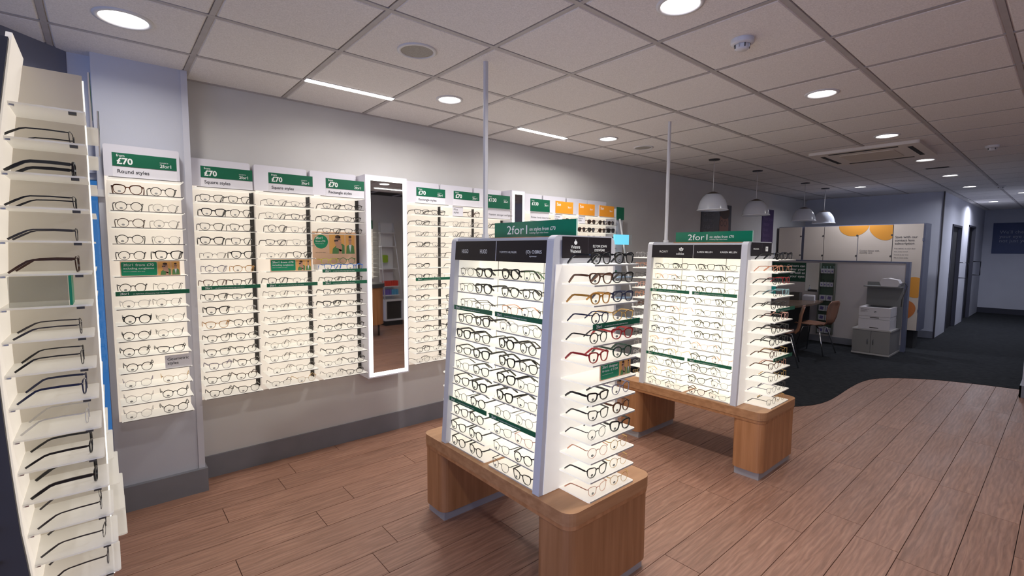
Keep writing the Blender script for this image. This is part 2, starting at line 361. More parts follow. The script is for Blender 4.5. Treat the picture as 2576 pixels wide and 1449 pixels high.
# ceiling: slab, tiles and grid bars
ceil = struct(box('ceiling', (-2.7, 17.2, -6.3, 0.12, CEIL + 0.03, CEIL + 0.12), dark_m))
GY = -0.11 + 0.11  # grid rows measured from the wall
tm = MB(); h = 0.2875; d = 0.010
tm.add([(-h, -h, 0.004), (h, -h, 0.004), (h, h, 0.004), (-h, h, 0.004), (-h + d, -h + d, -0.004), (h - d, -h + d, -0.004), (h - d, h - d, -0.004), (-h + d, h - d, -0.004)],
       [(7, 6, 5, 4), (0, 4, 5, 1), (1, 5, 6, 2), (2, 6, 7, 3), (3, 7, 4, 0)])
tile_me = tm.mesh('ceiling_tile', tile_m)
GO = 0.11     # grid origin offset in y
for i in range(-2, 28):
    for j in range(0, 9):
        cx, cy = 0.6 * (i + 0.5), GO - 0.6 * (j + 0.5)
        if cx < -1.4 and j < 1: continue
        if i >= 12 and j > 6: continue
        if i > 18 and j < 3: continue
        put('ceiling_tile', tile_me, ceil, (cx, cy, CEIL + 0.004))
for j in range(1, 10):
    y = GO - 0.6 * j
    box('grid_bar', (-2.6, 17.0, y - 0.012, y + 0.012, CEIL - 0.0, CEIL + 0.012), grid_m, ceil)
for i in range(-3, 28):
    x = 0.6 * i
    box('grid_bar', (x - 0.012, x + 0.012, -5.9, 0.0, CEIL + 0.0005, CEIL + 0.012), grid_m, ceil)
struct(box('trim_3', (-0.44, 11.0, -0.022, 0.0, CEIL - 0.006, CEIL + 0.03), grid_m))
# ------------------------------------------------------------------ lamps in the ceiling
def downlight(x, y, r, label, power=DOWN_W, on=True, col=(1.0, 0.97, 0.94)):
    t = thing('downlight', label, 'ceiling light', (x, y, CEIL), group='round ceiling downlights')
    MB().lathe([(r * 0.80, 0.0), (r * 0.84, -0.008), (r * 1.0, -0.006), (r * 1.02, 0.002)], 32).build('trim_ring', white_m, t)
    MB().lathe([(0.0005, -0.001), (r * 0.5, -0.002), (r * 0.80, -0.001)], 32).build('diffuser', lamp_m, t)
    ld = bpy.data.lights.new('downlight_lamp', 'AREA'); ld.shape = 'DISK'; ld.size = r * 1.5; ld.energy = power; ld.color = col; ld.spread = PI * 0.9
    lo = bpy.data.objects.new('downlight_lamp', ld); COL.objects.link(lo); lo.parent = t; lo.location = (0, 0, -0.012)
    return t
DL = [(-0.31, -0.79, 'bright round downlight above the pillar display, near the ceiling edge', 0.115), (1.528, -2.58, 'round downlight at the top edge above the front display island', 0.1),
      (1.511, -0.78, 'round downlight right of the first strip light', 0.095), (3.331, -0.77, 'round downlight right of the second strip light', 0.095),
      (3.334, -2.58, 'round downlight over the rear display island', 0.1), (5.134, -2.57, 'round downlight just before the air conditioner', 0.1),
      (6.918, -2.565, 'round downlight just behind the air conditioner', 0.1), (8.652, -2.565, 'round downlight beside the dark ceiling slot', 0.1),
      (10.421, -2.58, 'round downlight at the corridor mouth', 0.1), (13.98, -2.58, 'round downlight inside the corridor by the doors', 0.1),
      (9.218, -1.38, 'cool round downlight above the consulting partition', 0.095), (12.172, -3.11, 'round downlight at the right of the corridor ceiling', 0.1),
      (3.2, -4.2, 'round downlight reflected in the tall mirror', 0.1), (-0.31, -4.3, 'round downlight behind the camera position', 0.1)]
for i, (x, y, l, r) in enumerate(DL):
    p = DOWN_W * (0.42 if (x < 0 and y > -1) else 0.85 if y > -1 else (0.45 if x > 3 and y < -2 else 1.2)) if x < 5 else (4.0 if x < 8 else (8.0 if x < 9 else (13.0 if x < 10 else (5.0 if x < 11 else (15.0 if y < -3 else 20.0)))))
    downlight(x, y, r, l, p, col=(1.0, 0.97, 0.94) if x < 8 else (0.85, 0.88, 1.0))
def strip(x, y, label, w=0.6):
    t = thing('strip_light', label, 'ceiling light', (x, y, CEIL), group='recessed strip lights')
    box('housing', (-0.005, w + 0.005, -0.03, 0.03, -0.003, 0.004), white_m, t)
    box('diffuser', (0.0, w, -0.024, 0.024, -0.006, -0.003), lamp_m, t)
    ld = bpy.data.lights.new('strip_lamp', 'AREA'); ld.shape = 'RECTANGLE'; ld.size = w; ld.size_y = 0.05; ld.energy = 2.0; ld.color = (1, 0.95, 0.9); ld.spread = PI * 0.9
    lo = bpy.data.objects.new('strip_lamp', ld); COL.objects.link(lo); lo.parent = t; lo.location = (w / 2, 0, -0.012)
strip(0.6, -0.515, 'longer bright strip light above the square styles bays')
strip(2.42, -0.5, 'bright strip light above the far price signs')
strip(3.3, -4.8, 'strip light reflected near the mirror top')
# ------------------------------------------------------------------ eyeglasses
def outline(sh, n=24):
    a, b = {'r': (.0235, .0215), 's': (.0268, .0200), 'e': (.0272, .0165), 'p': (.0262, .0220), 'c': (.0262, .0200), 'g': (.0245, .0215), 't': (.0262, .0215), 'h': (.0262, .0185), 'o': (.0248, .0200)}[sh]
    ex = {'r': 2.0, 's': 3.4, 'e': 3.8, 'p': 2.5, 'c': 2.7, 'g': 2.0, 't': 3.2, 'h': 3.0, 'o': 2.35}[sh]
    out = []
    for i in range(n):
        t = 2 * PI * i / n; c, s_ = math.cos(t), math.sin(t)
        if sh == 'g':   # hexagon like
            k = 6; tt = (t + PI / 6) % (2 * PI / k) - PI / k; r = math.cos(PI / k) / math.cos(tt)
            r = 0.55 * r + 0.45; x, z = a * c * r, b * s_ * r
        else:
            if s_ < 0 and sh in 'setc': ex = 2.5
            else: ex = {'r': 2.0, 's': 3.4, 'e': 3.8, 'p': 2.5, 'c': 2.7, 't': 3.2, 'h': 3.0, 'o': 2.35}[sh]
            x = a * math.copysign(abs(c) ** (2 / ex), c); z = b * math.copysign(abs(s_) ** (2 / ex), s_)
        k = (1 - z / b) / 2
        x *= 1 - {'s': .24, 'e': .18, 'p': .24, 'c': .26, 't': .18, 'h': .16}.get(sh, 0.05) * k
        if sh in 'set' and z > 0: z += 0.0022 * (x / a) * (z / b)
        if sh in 'cp' and x > 0: z += (0.004 if sh == 'c' else -0.001) * (x / a) * (1 if z > 0 else .2)
        if sh == 'p' and z < 0: x += 0.002
        out.append((x, z))
    return out, a, b
GM = {}
def ring(mb, pts, w, dep, cx, flip, y0=0.0, top=1.0):
    n = len(pts); vs = []
    for i in range(n):
        p = pts[i]; q0 = pts[i - 1]; q1 = pts[(i + 1) % n]
        tx, tz = q1[0] - q0[0], q1[1] - q0[1]; L = math.hypot(tx, tz) or 1; nx, nz = tz / L, -tx / L
        ww = w * (top if p[1] > 0.004 else 0.85)
        for (o, yy) in ((0, -dep), (ww, -dep), (ww, dep), (0, dep)):
            x = (p[0] + nx * o) * flip + cx
            vs.append((x, y0 + yy + 1.9 * (x * x) * 0.6, p[1] + nz * o))
    fs = []
    for i in range(n):
        j = (i + 1) % n
        for k in range(4):
            f = (i * 4 + k, i * 4 + (k + 1) % 4, j * 4 + (k + 1) % 4, j * 4 + k)
            fs.append(f if flip > 0 else f[::-1])
    mb.add(vs, fs, 0, False)
def glasses_meshes(sh, thick, c):
    key = (sh, thick, c)
    if key in GM: return GM[key]
    pts, a, b = outline(sh)
    w = (0.0016, 0.0027, 0.0041, 0.0056)[thick]; dep = (0.0009, 0.0016, 0.0024, 0.003)[thick]
    gap = 0.0085 + (0.001 if thick else 0.0018)
    cx = a + gap; z0 = b + w
    m = fmat(c); mb = MB()
    P = [(x, z + z0) for x, z in pts]
    sp = [(x, z) for x, z in pts]
    half = MB()
    for fl in (1, -1):
        if sh == 'h':
            top = [p for p in sp if p[1] > -0.2 * b]; top.sort(key=lambda p: -p[0])
            half.tube([(fl * p[0] + fl * cx, 1.14 * (fl * p[0] + fl * cx) ** 2, p[1] + z0) for p in top], w * 0.8, 4)
            ring(half, sp, 0.0006, 0.0006, fl * cx, fl)
        else:
            ring(half, sp, w, dep, fl * cx, fl, top=1.4 if thick > 0 else 1.0)
    # shift rings to sit on shelf
    nv = []
    for i, v in enumerate(half.v): nv.append(v)
    mb.v = nv; mb.f = half.f; mb.mi = half.mi; mb.sm = half.sm
    if sh != 'h': mb.v = [(x, y, z + z0) for x, y, z in mb.v]
    else:
        cnt = 0; nv = []
        for v in mb.v: nv.append(v if v[2] > z0 * 0.55 and False else v)
        # the rings of a half-rim frame were made around zero: lift those only
        nv = []; per = len([p for p in sp if p[1] > -0.2 * b]) * 4; rg = len(sp) * 4
        for i, v in enumerate(mb.v):
            k = i % (per + rg); nv.append(v if k < per else (v[0], v[1], v[2] + z0))
        mb.v = nv
    zb = z0 + b * 0.42
    g2 = gap + 0.0015
    mb.tube([(-g2, 0.0006, zb - 0.001), (-gap * .45, -0.0005, zb + 0.003), (gap * .45, -0.0005, zb + 0.003), (g2, 0.0006, zb - 0.001)], 0, sq=(dep, max(w * .7, .0008)))
    xo = cx + a; zt = z0 + b * 0.74
    for fl in (1, -1):
        mb.tube([(fl * (xo - 0.001), 1.14 * xo * xo, zt), (fl * (xo + 0.005), 1.14 * xo * xo + 0.001, zt + 0.0005), (fl * (xo + 0.0065), 1.14 * xo * xo + 0.007, zt)], 0, sq=(max(w * .6, .0011), max(w * .75, .0014)))
    front = mb.mesh('front_frame', m)
    ry = 1.14 * xo * xo + 0.006
    tw = (0.0010, 0.0016, 0.0021, 0.0026)[thick]; th = (0.0018, 0.0030, 0.0044, 0.0056)[thick]
    def tmp(fl):
        x = fl * (xo + 0.0065)
        p = [(x, ry, zt), (x + fl * .002, ry + .04, zt + .001), (x + fl * .003, ry + .078, zt - .0005), (x + fl * .0025, ry + .09, zt - .004), (x + fl * .001, ry + .108, zt * .52), (x - fl * .002, ry + .128, 0.0028)]
        return MB().tube(p, 0, sq=[(tw, th), (tw, th), (tw, th * 0.9), (tw * 1.1, max(th * .9, .0022)), (tw * 1.25, max(th, .0028)), (tw * 1.1, max(th * .8, .0026))]).mesh('temple', m)
    lens = MB()
    def lm(fl, mt):
        L = MB(); n = len(sp); vs = [(fl * (x + cx), 1.14 * (x + cx) ** 2, z + z0) for x, z in sp]
        L.add(vs, [tuple(range(n))] if fl < 0 else [tuple(range(n))[::-1]])
        return L.mesh('lens', mt)
    L1, L2 = lm(-1, lens_m), lm(1, lens_m); S1, S2 = lm(-1, sun_m), lm(1, sun_m)
    def st(mt):
        s = MB(); s.disc((-cx * 1.0, 1.14 * cx * cx - 0.0016, z0 - b * 0.48), 0.0052, 14, 'y', rx=0.0072)
        s.disc((-cx, 1.14 * cx * cx - 0.0019, z0 - b * 0.48), 0.0024, 10, 'y', rx=0.0042, mi=1)
        return s.mesh('lens_sticker', [mt, mat('sticker_centre', (0.5, 0.5, 0.48), 0.5) if mt is sticker_k else mat('sticker_centre_grey', (0.42, 0.41, 0.4), 0.5)])
    GM[key] = (front, tmp(-1), tmp(1), L1, L2, S1, S2, st(sticker_k), st(sticker_g))
    return GM[key]
SHN = {'r': 'round', 's': 'square', 'e': 'rectangular', 'p': 'pilot', 'c': 'cat-eye', 'g': 'geometric', 't': 'chunky square', 'h': 'half-rim', 'o': 'oval'}
NGL = [0]
def glasses(code, loc, rz, where, group, sticker=None, sun=False):
    sh, c = code[0], code[1]; th = int(code[2]) if len(code) > 2 else (0 if c in 'msgou' or sh == 'h' else 1)
    if sh == 't': th = 2
    me = glasses_meshes(sh, th, c)
    if code == 'tk3': th = 3
    wt = {0: 'thin ', 1: '', 2: 'thick ', 3: 'thick '}[th] if sh != 't' else ''
    nm = 'sunglasses' if sun else 'eyeglasses'
    t = thing(nm, '%s%s %s %s, %s' % (wt, FC[c][0], SHN[sh], 'sunglasses' if sun else 'glasses', where), 'sunglasses' if sun else 'glasses', loc, rz, group)
    put('front_frame', me[0], t); put('temple', me[1], t); put('temple', me[2], t)
    put('lens', me[5] if sun else me[3], t); put('lens', me[6] if sun else me[4], t)
    if sticker: put('lens_sticker', me[7] if sticker == 'k' else me[8], t)
    NGL[0] += 1
    return t
STUFF = MB()
STUFF_M = []
def stuff_glasses(code, loc, rz):
    sh, c = code[0], code[1]; th = int(code[2]) if len(code) > 2 else 1
    me = glasses_meshes(sh, th, c); R = Matrix.Rotation(rz, 3, 'Z'); L = Vector(loc)
    for k in (0, 1, 2, 3, 4):
        m = me[k].materials[0]
        if m not in STUFF_M: STUFF_M.append(m)
        STUFF.add([R @ v.co + L for v in me[k].vertices], [tuple(p.vertices) for p in me[k].polygons], STUFF_M.index(m))
ORD = ['top', 'second', 'third', 'fourth', 'fifth', 'sixth', 'seventh', 'eighth', 'ninth', 'tenth', 'eleventh', 'twelfth', 'thirteenth', 'fourteenth', 'bottom']
def ordn(i, n): return 'bottom' if i == n - 1 else ORD[i]
# ------------------------------------------------------------------ shelves
SH = {}
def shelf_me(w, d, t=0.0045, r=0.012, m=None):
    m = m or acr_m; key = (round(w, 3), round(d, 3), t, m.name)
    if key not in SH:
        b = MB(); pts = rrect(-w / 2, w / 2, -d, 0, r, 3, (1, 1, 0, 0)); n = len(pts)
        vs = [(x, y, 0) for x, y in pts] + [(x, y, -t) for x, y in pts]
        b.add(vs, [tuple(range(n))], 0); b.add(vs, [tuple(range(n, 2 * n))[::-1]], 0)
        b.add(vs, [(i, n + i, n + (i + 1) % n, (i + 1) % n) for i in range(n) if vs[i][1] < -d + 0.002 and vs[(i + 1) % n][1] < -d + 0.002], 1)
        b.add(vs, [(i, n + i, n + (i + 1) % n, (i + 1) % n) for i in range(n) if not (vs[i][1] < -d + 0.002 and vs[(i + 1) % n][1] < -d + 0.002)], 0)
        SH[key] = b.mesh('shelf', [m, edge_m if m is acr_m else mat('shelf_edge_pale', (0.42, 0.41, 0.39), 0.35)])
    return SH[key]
def shelf_sign(parent, w, pos, face='-y', lines=True):
    """green printed strip clipped to a shelf edge; pos = centre of the strip"""
    s = MB().box(-w / 2, w / 2, -0.0015, 0.0015, -0.012, 0.012).build('shelf_sign', green_m, parent, pos, (0, 0, ROT[face][2]))
    a = text('2for1', (-w / 2 + 0.018, -0.002, -0.0065), 0.0185, ink_m, s, '-y', 0.01)
    text('on styles from ' + GBP + '70 including single vision lenses', (-w / 2 + 0.075, -0.002, -0.005), 0.0085, ink_m, s, '-y')
    return s
ZK = lambda k: 0.61 + 0.0897 * k
SHELF_D = 0.172
def wall_bay(x0, x1, yw, label, first=False, ks=range(0, 16), green=(8,), slot=True):
    w = x1 - x0; cx = (x0 + x1) / 2
    t = thing('display_bay', label, 'display unit', (cx, yw, 0), group='lit wall display bays')
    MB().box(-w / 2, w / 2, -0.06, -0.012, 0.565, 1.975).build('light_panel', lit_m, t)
    MB().prism(rrect(-w / 2, w / 2, 1.976, 2.152, 0.012, 3, (0, 0, 1, 1)), -0.06, -0.012, 'y').build('header_panel', hdr_m, t)
    if slot: box('slot', (w / 2 - 0.011, w / 2 + 0.016, -0.0612, -0.002, 0.6, 1.955), slot_m, t)
    me = shelf_me(w - 0.012, SHELF_D)
    for k in ks:
        put('shelf', me, t, (0.004, -0.061, ZK(k)))
        if k in green: shelf_sign(t, w - 0.015, (0.008, -0.061 - SHELF_D - 0.003, ZK(k) - 0.004))
    return t
def price_sign(cx, y, price, style, label, w=0.288, kind='green', z=None):
    z = ZK(15) if z is None else z
    t = thing('price_sign', label, 'sign', (cx, y, z), group='price signs above the wall bays')
    m = orange_m if kind == 'orange' else green_m
    box('card', (-w / 2, w / 2, -0.002, 0.002, 0.0, 0.128), card_m, t)
    zb = 0.058 if style is not None else 0.004
    box('colour_band', (-w / 2, w / 2, -0.004, -0.0022, zb, 0.128), m, t)
    yy = -0.0045
    if kind == 'orange':
        text('Sun', (-w / 2 + 0.02, yy, 0.082), 0.042, ink_m, t, '-y', 0.02)
        text('2for1', (w / 2 - 0.085, yy, 0.062), 0.026, ink_m, t, '-y', 0.01)
    else:
        z1 = zb + 0.008 if style is not None else 0.060
        text('from', (-w / 2 + 0.018, yy, z1 + 0.042), 0.018, ink_m, t, '-y', 0.01)
        text(price, (-w / 2 + 0.018, yy, z1 + 0.004), 0.045, ink_m, t, '-y', 0.03)
        text('2for1', (w / 2 - 0.078, yy, z1 + 0.002), 0.026, ink_m, t, '-y', 0.01)
        text('included in', (w / 2 - 0.078, yy, z1 + 0.026), 0.009, ink_m, t, '-y')
        if style: text(style, (-w / 2 + 0.018, yy + 0.0015, 0.022), 0.027, inkd_m, t, '-y', 0.008)
    return t
def man_print(b, x0, x1, z0, z1, y, flip=False):
    """flat printed photograph: orange ground, dark haired man, green knitwear. material slots 0 ground 1 skin 2 hair 3 knit 4 dark"""
    w, h = x1 - x0, z1 - z0
    P = lambda u, v: (x0 + u * w, z0 + v * h)
    def poly(pts, mi, dy): b.add([(P(u, v)[0], y - dy, P(u, v)[1]) for u, v in pts], [tuple(range(len(pts)))], mi)
    def ell(cu, cv, ru, rv, mi, dy, n=18): poly([(cu + ru * math.cos(2 * PI * i / n), cv + rv * math.sin(2 * PI * i / n)) for i in range(n)], mi, dy)
    poly([(0, 0), (1, 0), (1, 1), (0, 1)], 0, 0)
    if not flip:
        poly([(0.18, 0), (0.22, 0.25), (0.45, 0.42), (0.85, 0.5), (1, 0.42), (1, 0)], 3, 0.0002)
        poly([(0.42, 0.3), (0.5, 0.55), (0.8, 0.6), (0.72, 0.25)], 1, 0.0003)
        ell(0.50, 0.64, 0.165, 0.25, 1, 0.0004); ell(0.56, 0.84, 0.18, 0.085, 2, 0.0005); poly([(0.62, 0.84), (0.735, 0.84), (0.72, 0.68), (0.67, 0.7)], 2, 0.0005); ell(0.72, 0.7, 0.06, 0.09, 1, 0.0006)
        poly([(0.31, 0.68), (0.68, 0.73), (0.68, 0.70), (0.58, 0.68), (0.54, 0.61), (0.47, 0.61), (0.44, 0.66), (0.41, 0.60), (0.34, 0.60)], 4, 0.0007)
        ell(0.72, 0.3, 0.12, 0.18, 1, 0.0008); poly([(0.6, 0.0), (0.62, 0.25), (0.8, 0.2), (0.82, 0)], 1, 0.0008)
    else:
        poly([(0.05, 0), (0.12, 0.38), (0.4, 0.48), (0.65, 0.48), (0.92, 0.38), (1, 0)], 3, 0.0002)
        poly([(0.36, 0.46), (0.5, 0.05), (0.66, 0.46)], 5, 0.0003)
        ell(0.5, 0.66, 0.17, 0.22, 1, 0.0004); ell(0.5, 0.85, 0.165, 0.06, 2, 0.0005)
        poly([(0.33, 0.7), (0.67, 0.7), (0.67, 0.68), (0.33, 0.68)], 4, 0.0006)
PRM = [porange_m, skin_m, hair_m, knit_m, inkd_m, card_m]
def ad_card(loc, label, w=0.27, h=0.083, rz=0.0, big=False, l2='including sunglasses', l1='2for1 from ' + GBP + '70', group='promotional cards on the shelves'):
    t = thing('advert_card', label, 'sign', loc, rz, group)
    box('card', (-w / 2, w / 2, -0.001, 0.003, 0, h), peach_m, t)
    if not big:
        gx = -w / 2 + 0.004, -w / 2 + w * 0.60
        MB().prism(rrect(gx[0], gx[1], 0.004, h - 0.004, 0.006, 3), -0.0018, -0.0012, 'y').build('colour_band', greenb_m, t)
        text(l1, (gx[0] + 0.008, -0.0022, h * 0.68), 0.019 * h / .083, ink_m, t, '-y', 0.012, width=(gx[1] - gx[0]) * .86)
        text(l2, (gx[0] + 0.008, -0.0022, h * 0.47), 0.015 * h / .083, ink_m, t, '-y', 0.006, width=(gx[1] - gx[0]) * .86)
        text('subject to availability, ask in store', (gx[0] + 0.008, -0.0022, h * 0.3), 0.006, ink_m, t, '-y', width=(gx[1] - gx[0]) * .6)
        b = MB(); man_print(b, w * 0.115, w * 0.335, 0.004, h - 0.004, -0.0014); man_print(b, w * 0.35, w * 0.49, 0.004, h - 0.004, -0.0014, True)
        b.build('printed_photo', PRM, t)
    else:
        MB().disc((-w / 2 + 0.062, -0.0016, h - 0.075), 0.052, 28, 'y').build('colour_disc', greenb_m, t)
        text('2for1', (-w / 2 + 0.022, -0.0022, h - 0.055), 0.025, ink_m, t, '-y', 0.02)
        text('from ' + GBP + '70', (-w / 2 + 0.022, -0.0022, h - 0.078), 0.019, ink_m, t, '-y', 0.01)
        text('including sunglasses', (-w / 2 + 0.02, -0.0022, h - 0.092), 0.008, ink_m, t, '-y')
        text('Ask in store for details', (-w / 2 + 0.02, -0.0022, h * 0.35), 0.008, inkd_m, t, '-y')
        b = MB(); man_print(b, -w * 0.13, w * 0.22, h * 0.32, h - 0.012, -0.0014); man_print(b, w * 0.245, w * 0.46, h * 0.32, h - 0.012, -0.0014, True)
        b.build('printed_photo', PRM, t)
    return t
def style_card(loc, body, label, w=0.13, h=0.075, rz=0):
    t = thing('style_card', label, 'sign', loc, rz, group='white style name cards')
    box('card', (-w / 2, w / 2, -0.001, 0.002, 0, h), card_m, t)
    text(body, (-w / 2 + 0.01, -0.0015, h * 0.60), 0.024, inkd_m, t, '-y', 0.004)
    return t
def fill_bay(x0, x1, yw, rows, where, group, start_k=14, n_total=15):
    cx = (x0 + x1) / 2 + 0.004; yf = yw - 0.061 - SHELF_D + 0.022
    for i, (k, codes) in enumerate(rows):
        offs = (-0.083, 0.080) if len(codes) == 2 else (0,)
        for s, code in enumerate(codes):
            if not code: continue
            o = offs[s] + rng.uniform(-0.012, 0.012) * (0.7 if len(codes) == 2 else 1)
            glasses(code, (cx + o, yf + rng.uniform(-.004, .006), ZK(k)), rng.uniform(-0.07, 0.07),
                    '%s on %s shelf, %s' % (('left', 'right')[s], ordn(i, len(rows)), where), group, sticker='g')
# ---- round styles bay on the pillar
RB = (-0.412, -0.062)
wall_bay(*RB, -0.175, 'lit round styles display bay on the pillar', green=(8,), slot=False)
price_sign(-0.235, -0.175 - 0.222, GBP + '70', 'Round styles', 'green price sign over the round styles bay on the pillar', 0.284)
rows = [('tt', 'rk'), ('rk', 'rm'), ('rn', 'rm0'), ('rk', 'rm0'), ('rk', 'tk'), None, ('rk', 'rm'), ('ow', 'rm'), ('rk2', 'om'), ('rk', 'rm'), ('rk', 'ek'), ('rk', None), ('gu', 'gg'), ('gw', 'gk'), ('gw', 'gk')]
fill_bay(*RB, -0.175, [(14 - i, r) for i, r in enumerate(rows) if r], 'round styles bay', 'glasses in the round styles bay')
ad_card((-0.235, -0.392, ZK(9)), 'green and orange promotional card in the round styles bay')
style_card((-0.13, -0.400, ZK(3)), 'Geometric\nstyles', 'white geometric styles card low in the round styles bay', 0.128)
box('wall_rail', (-0.5, -0.41, -0.2, -0.176, 1.86, 1.9), white_m)['kind'] = 'structure'
# ---- three bays left of the mirror
B1, B2, B3, B4, B5, B6, B7, B8, B9, B10 = (0.006, 0.356), (0.38, 0.73), (0.753, 1.103), (1.512, 1.862), (1.88, 2.23), (2.249, 2.58), (2.80, 3.135), (3.155, 3.50), (3.522, 3.86), (3.872, 4.216)
wall_bay(*B1, 0, 'lit square styles display bay right beside the pillar')
wall_bay(*B2, 0, 'second lit square styles display bay from the pillar')
wall_bay(*B3, 0, 'lit rectangle styles display bay left of the tall mirror', ks=[0, 1, 2, 3, 4, 5, 6, 7, 8, 9, 12, 13, 14, 15], green=(8, 9))
price_sign(0.19, -0.222, GBP + '70', 'Square styles', 'green square styles price sign nearest the pillar')
price_sign(0.575, -0.222, GBP + '70', 'Square styles', 'green square styles price sign, second from the pillar')
price_sign(0.955, -0.222, GBP + '70', 'Rectangle styles', 'green rectangle styles price sign just left of the tall mirror')
rows = [('sk', 'sk'), ('sk2', 'pk'), ('sk', 'sk'), ('sk2', 'sk'), ('hm', 'sk2'), ('gu1', 'oa'), ('st', 'sk'), ('sk', 'ek'), ('tk', 'sw'), ('sa', 'sk'), ('sk', 'sk'), ('sk', 'sk'), ('su1', 'sk'), ('sk', 'on'), ('sk', 'sk')]
fill_bay(*B1, 0, [(14 - i, r) for i, r in enumerate(rows)], 'square styles bay beside the pillar', 'glasses in the first square styles bay')
rows = [('sm', 'em'), ('sm', 'em1'), ('rm1', 'sm'), ('em1', 'sm'), ('hs', 'sk'), None, ('sk', 'hm'), ('sm', 'hs'), ('hm', 'sm'), ('sm', 'sn0'), ('em1', 'sm'), ('gm', 'gs'), ('sk0', 'sm'), ('gs', 'sk0'), ('hm', 'sg')]
fill_bay(*B2, 0, [(14 - i, r) for i, r in enumerate(rows) if r], 'second square styles bay', 'glasses in the second square styles bay')
ad_card((0.56, -0.222, ZK(9)), 'green and orange promotional card in the second square styles bay')
rows = [(14, ('ek', 'ek')), (13, ('em1', 'ek')), (12, ('ek', 'ek')), (9, ('cb', 'ob')), (8, ('ek', 'ek')), (7, ('em1', 'ek')), (6, ('ek2', 'ek')), (5, ('em', 'ek')), (4, ('ek', 'ek')), (3, ('ek', 'ek')), (2, ('ek', 'hs')), (1, ('em', 'ek')), (0, ('hs', 'ek'))]
fill_bay(*B3, 0, rows, 'rectangle bay left of mirror', 'glasses in the rectangle bay left of the mirror')
t = thing('riser_block', 'white riser block behind the blue glasses', 'riser', (0.925, -0.11, ZK(9)))
box('top', (-0.165, 0.145, -0.045, 0.045, 0.036, 0.04), white_m, t)
for sx in (-0.163, 0.139): box('leg', (sx, sx + 0.004, -0.045, 0.045, 0, 0.036), white_m, t)
ad_card((0.925, -0.068, ZK(9) + 0.04), 'large peach poster with two men above the blue glasses', 0.335, 0.245, big=True)
glasses('ol', (0.86, -0.125, ZK(9) + 0.04), 0.05, 'on the riser before the peach poster', 'glasses in the rectangle bay left of the mirror')
glasses('rv', (1.0, -0.12, ZK(9) + 0.04), -0.08, 'on the riser beside the yellow pair', 'glasses in the rectangle bay left of the mirror')
# ---- tall mirrors
def tall_mirror(x0, x1, yf, z0, z1, label):
    t = thing('tall_mirror', label, 'mirror', ((x0 + x1) / 2, yf, z0)); w = x1 - x0; h = z1 - z0; bd = 0.030 if w > .25 else 0.026
    box('housing', (-w / 2, w / 2, 0.004, -yf - 0.001, 0, h), hdr_m, t)
    box('mirror_glass', (-w / 2 + 0.01 + bd, w / 2 - 0.01 - bd, 0.0, 0.003, 0.012 + bd, h - 0.012 - bd), mirror_m, t)
    a, b = w / 2 - 0.010, 0.012
    MB().box(-a, a, 0, 0.0035, b, b + bd).box(-a, a, 0, 0.0035, h - b - bd, h - b).box(-a, -a + bd, 0, 0.0035, b + bd, h - b - bd).box(a - bd, a, 0, 0.0035, b + bd, h - b - bd).build('light_border', led_m, t)
tall_mirror(1.12, 1.475, -0.2, 0.545, 2.146, 'tall wall mirror with glowing border among the display bays')
tall_mirror(2.60, 2.772, -0.2, 0.545, 2.15, 'slim glowing mirror between the far green signs')
# ---- bays right of the mirror
wall_bay(*B4, 0, 'lit rectangle styles display bay right of the tall mirror')
wall_bay(*B5, 0, 'lit pilot styles display bay behind the island pole')
wall_bay(*B6, 0, 'lit display bay under the first dearer green sign')
wall_bay(*B7, 0, 'lit display bay right of the slim mirror', slot=False)
wall_bay(*B8, 0, 'lit sunglasses bay under the first orange sign', slot=False)
wall_bay(*B9, 0, 'lit sunglasses bay under the middle orange sign', slot=False)
wall_bay(*B10, 0, 'lit sunglasses bay under the last orange sign', slot=False)
price_sign(1.685, -0.222, GBP + '70', 'Rectangle styles', 'green rectangle styles price sign right of the tall mirror', 0.278)
price_sign(2.05, -0.222, GBP + '70', '', 'green price sign left of the nearer ceiling pole', 0.278)
price_sign(2.415, -0.222, GBP + '130', None, 'plain green dearer price sign left of the slim mirror', 0.275)
price_sign(2.955, -0.222, GBP + '130', None, 'plain green dearer price sign right of the slim mirror', 0.272)
for x, l in ((3.31, 'orange sun sign nearest the green signs'), (3.67, 'middle one of three orange sun signs'), (4.02, 'orange sun sign at the end of the wall bays')):
    price_sign(x, -0.222, '', None, l, 0.27, 'orange')
rows = [('ek', 'ek'), ('ek', 'es'), ('em', 'es'), ('ek', 'em'), ('es', 'em'), ('ek', None), ('em1', 'em'), ('em', 'ek'), ('ek', None), ('em', 'es'), ('ek', 'em'), ('em', 'em1'), ('em', 'em'), ('ek', 'em'), ('em', 'es')]
fill_bay(*B4, 0, [(14 - i, r) for i, r in enumerate(rows)], 'rectangle bay right of mirror', 'glasses in the rectangle bay right of the mirror')
style_card((1.955, -0.224, ZK(14)), 'Pilot\nstyles', 'white pilot styles card under the second small green sign', 0.11, 0.082)
style_card((2.42, -0.224, ZK(14)), '\nTitanium  stronger and lighter', 'wide white titanium card under the dearer green sign', 0.27, 0.085)
style_card((2.95, -0.224, ZK(14)), '\nRimless  barely there frames', 'wide white rimless card right of the slim mirror', 0.26, 0.085)
style_card((3.22, -0.224, ZK(14)), 'Cat-eye\nstyles', 'white cat-eye styles card under the first orange sign', 0.12, 0.082)
style_card((3.585, -0.224, ZK(14)), 'Square\nstyles', 'white square styles card under the middle orange sign', 0.12, 0.082)
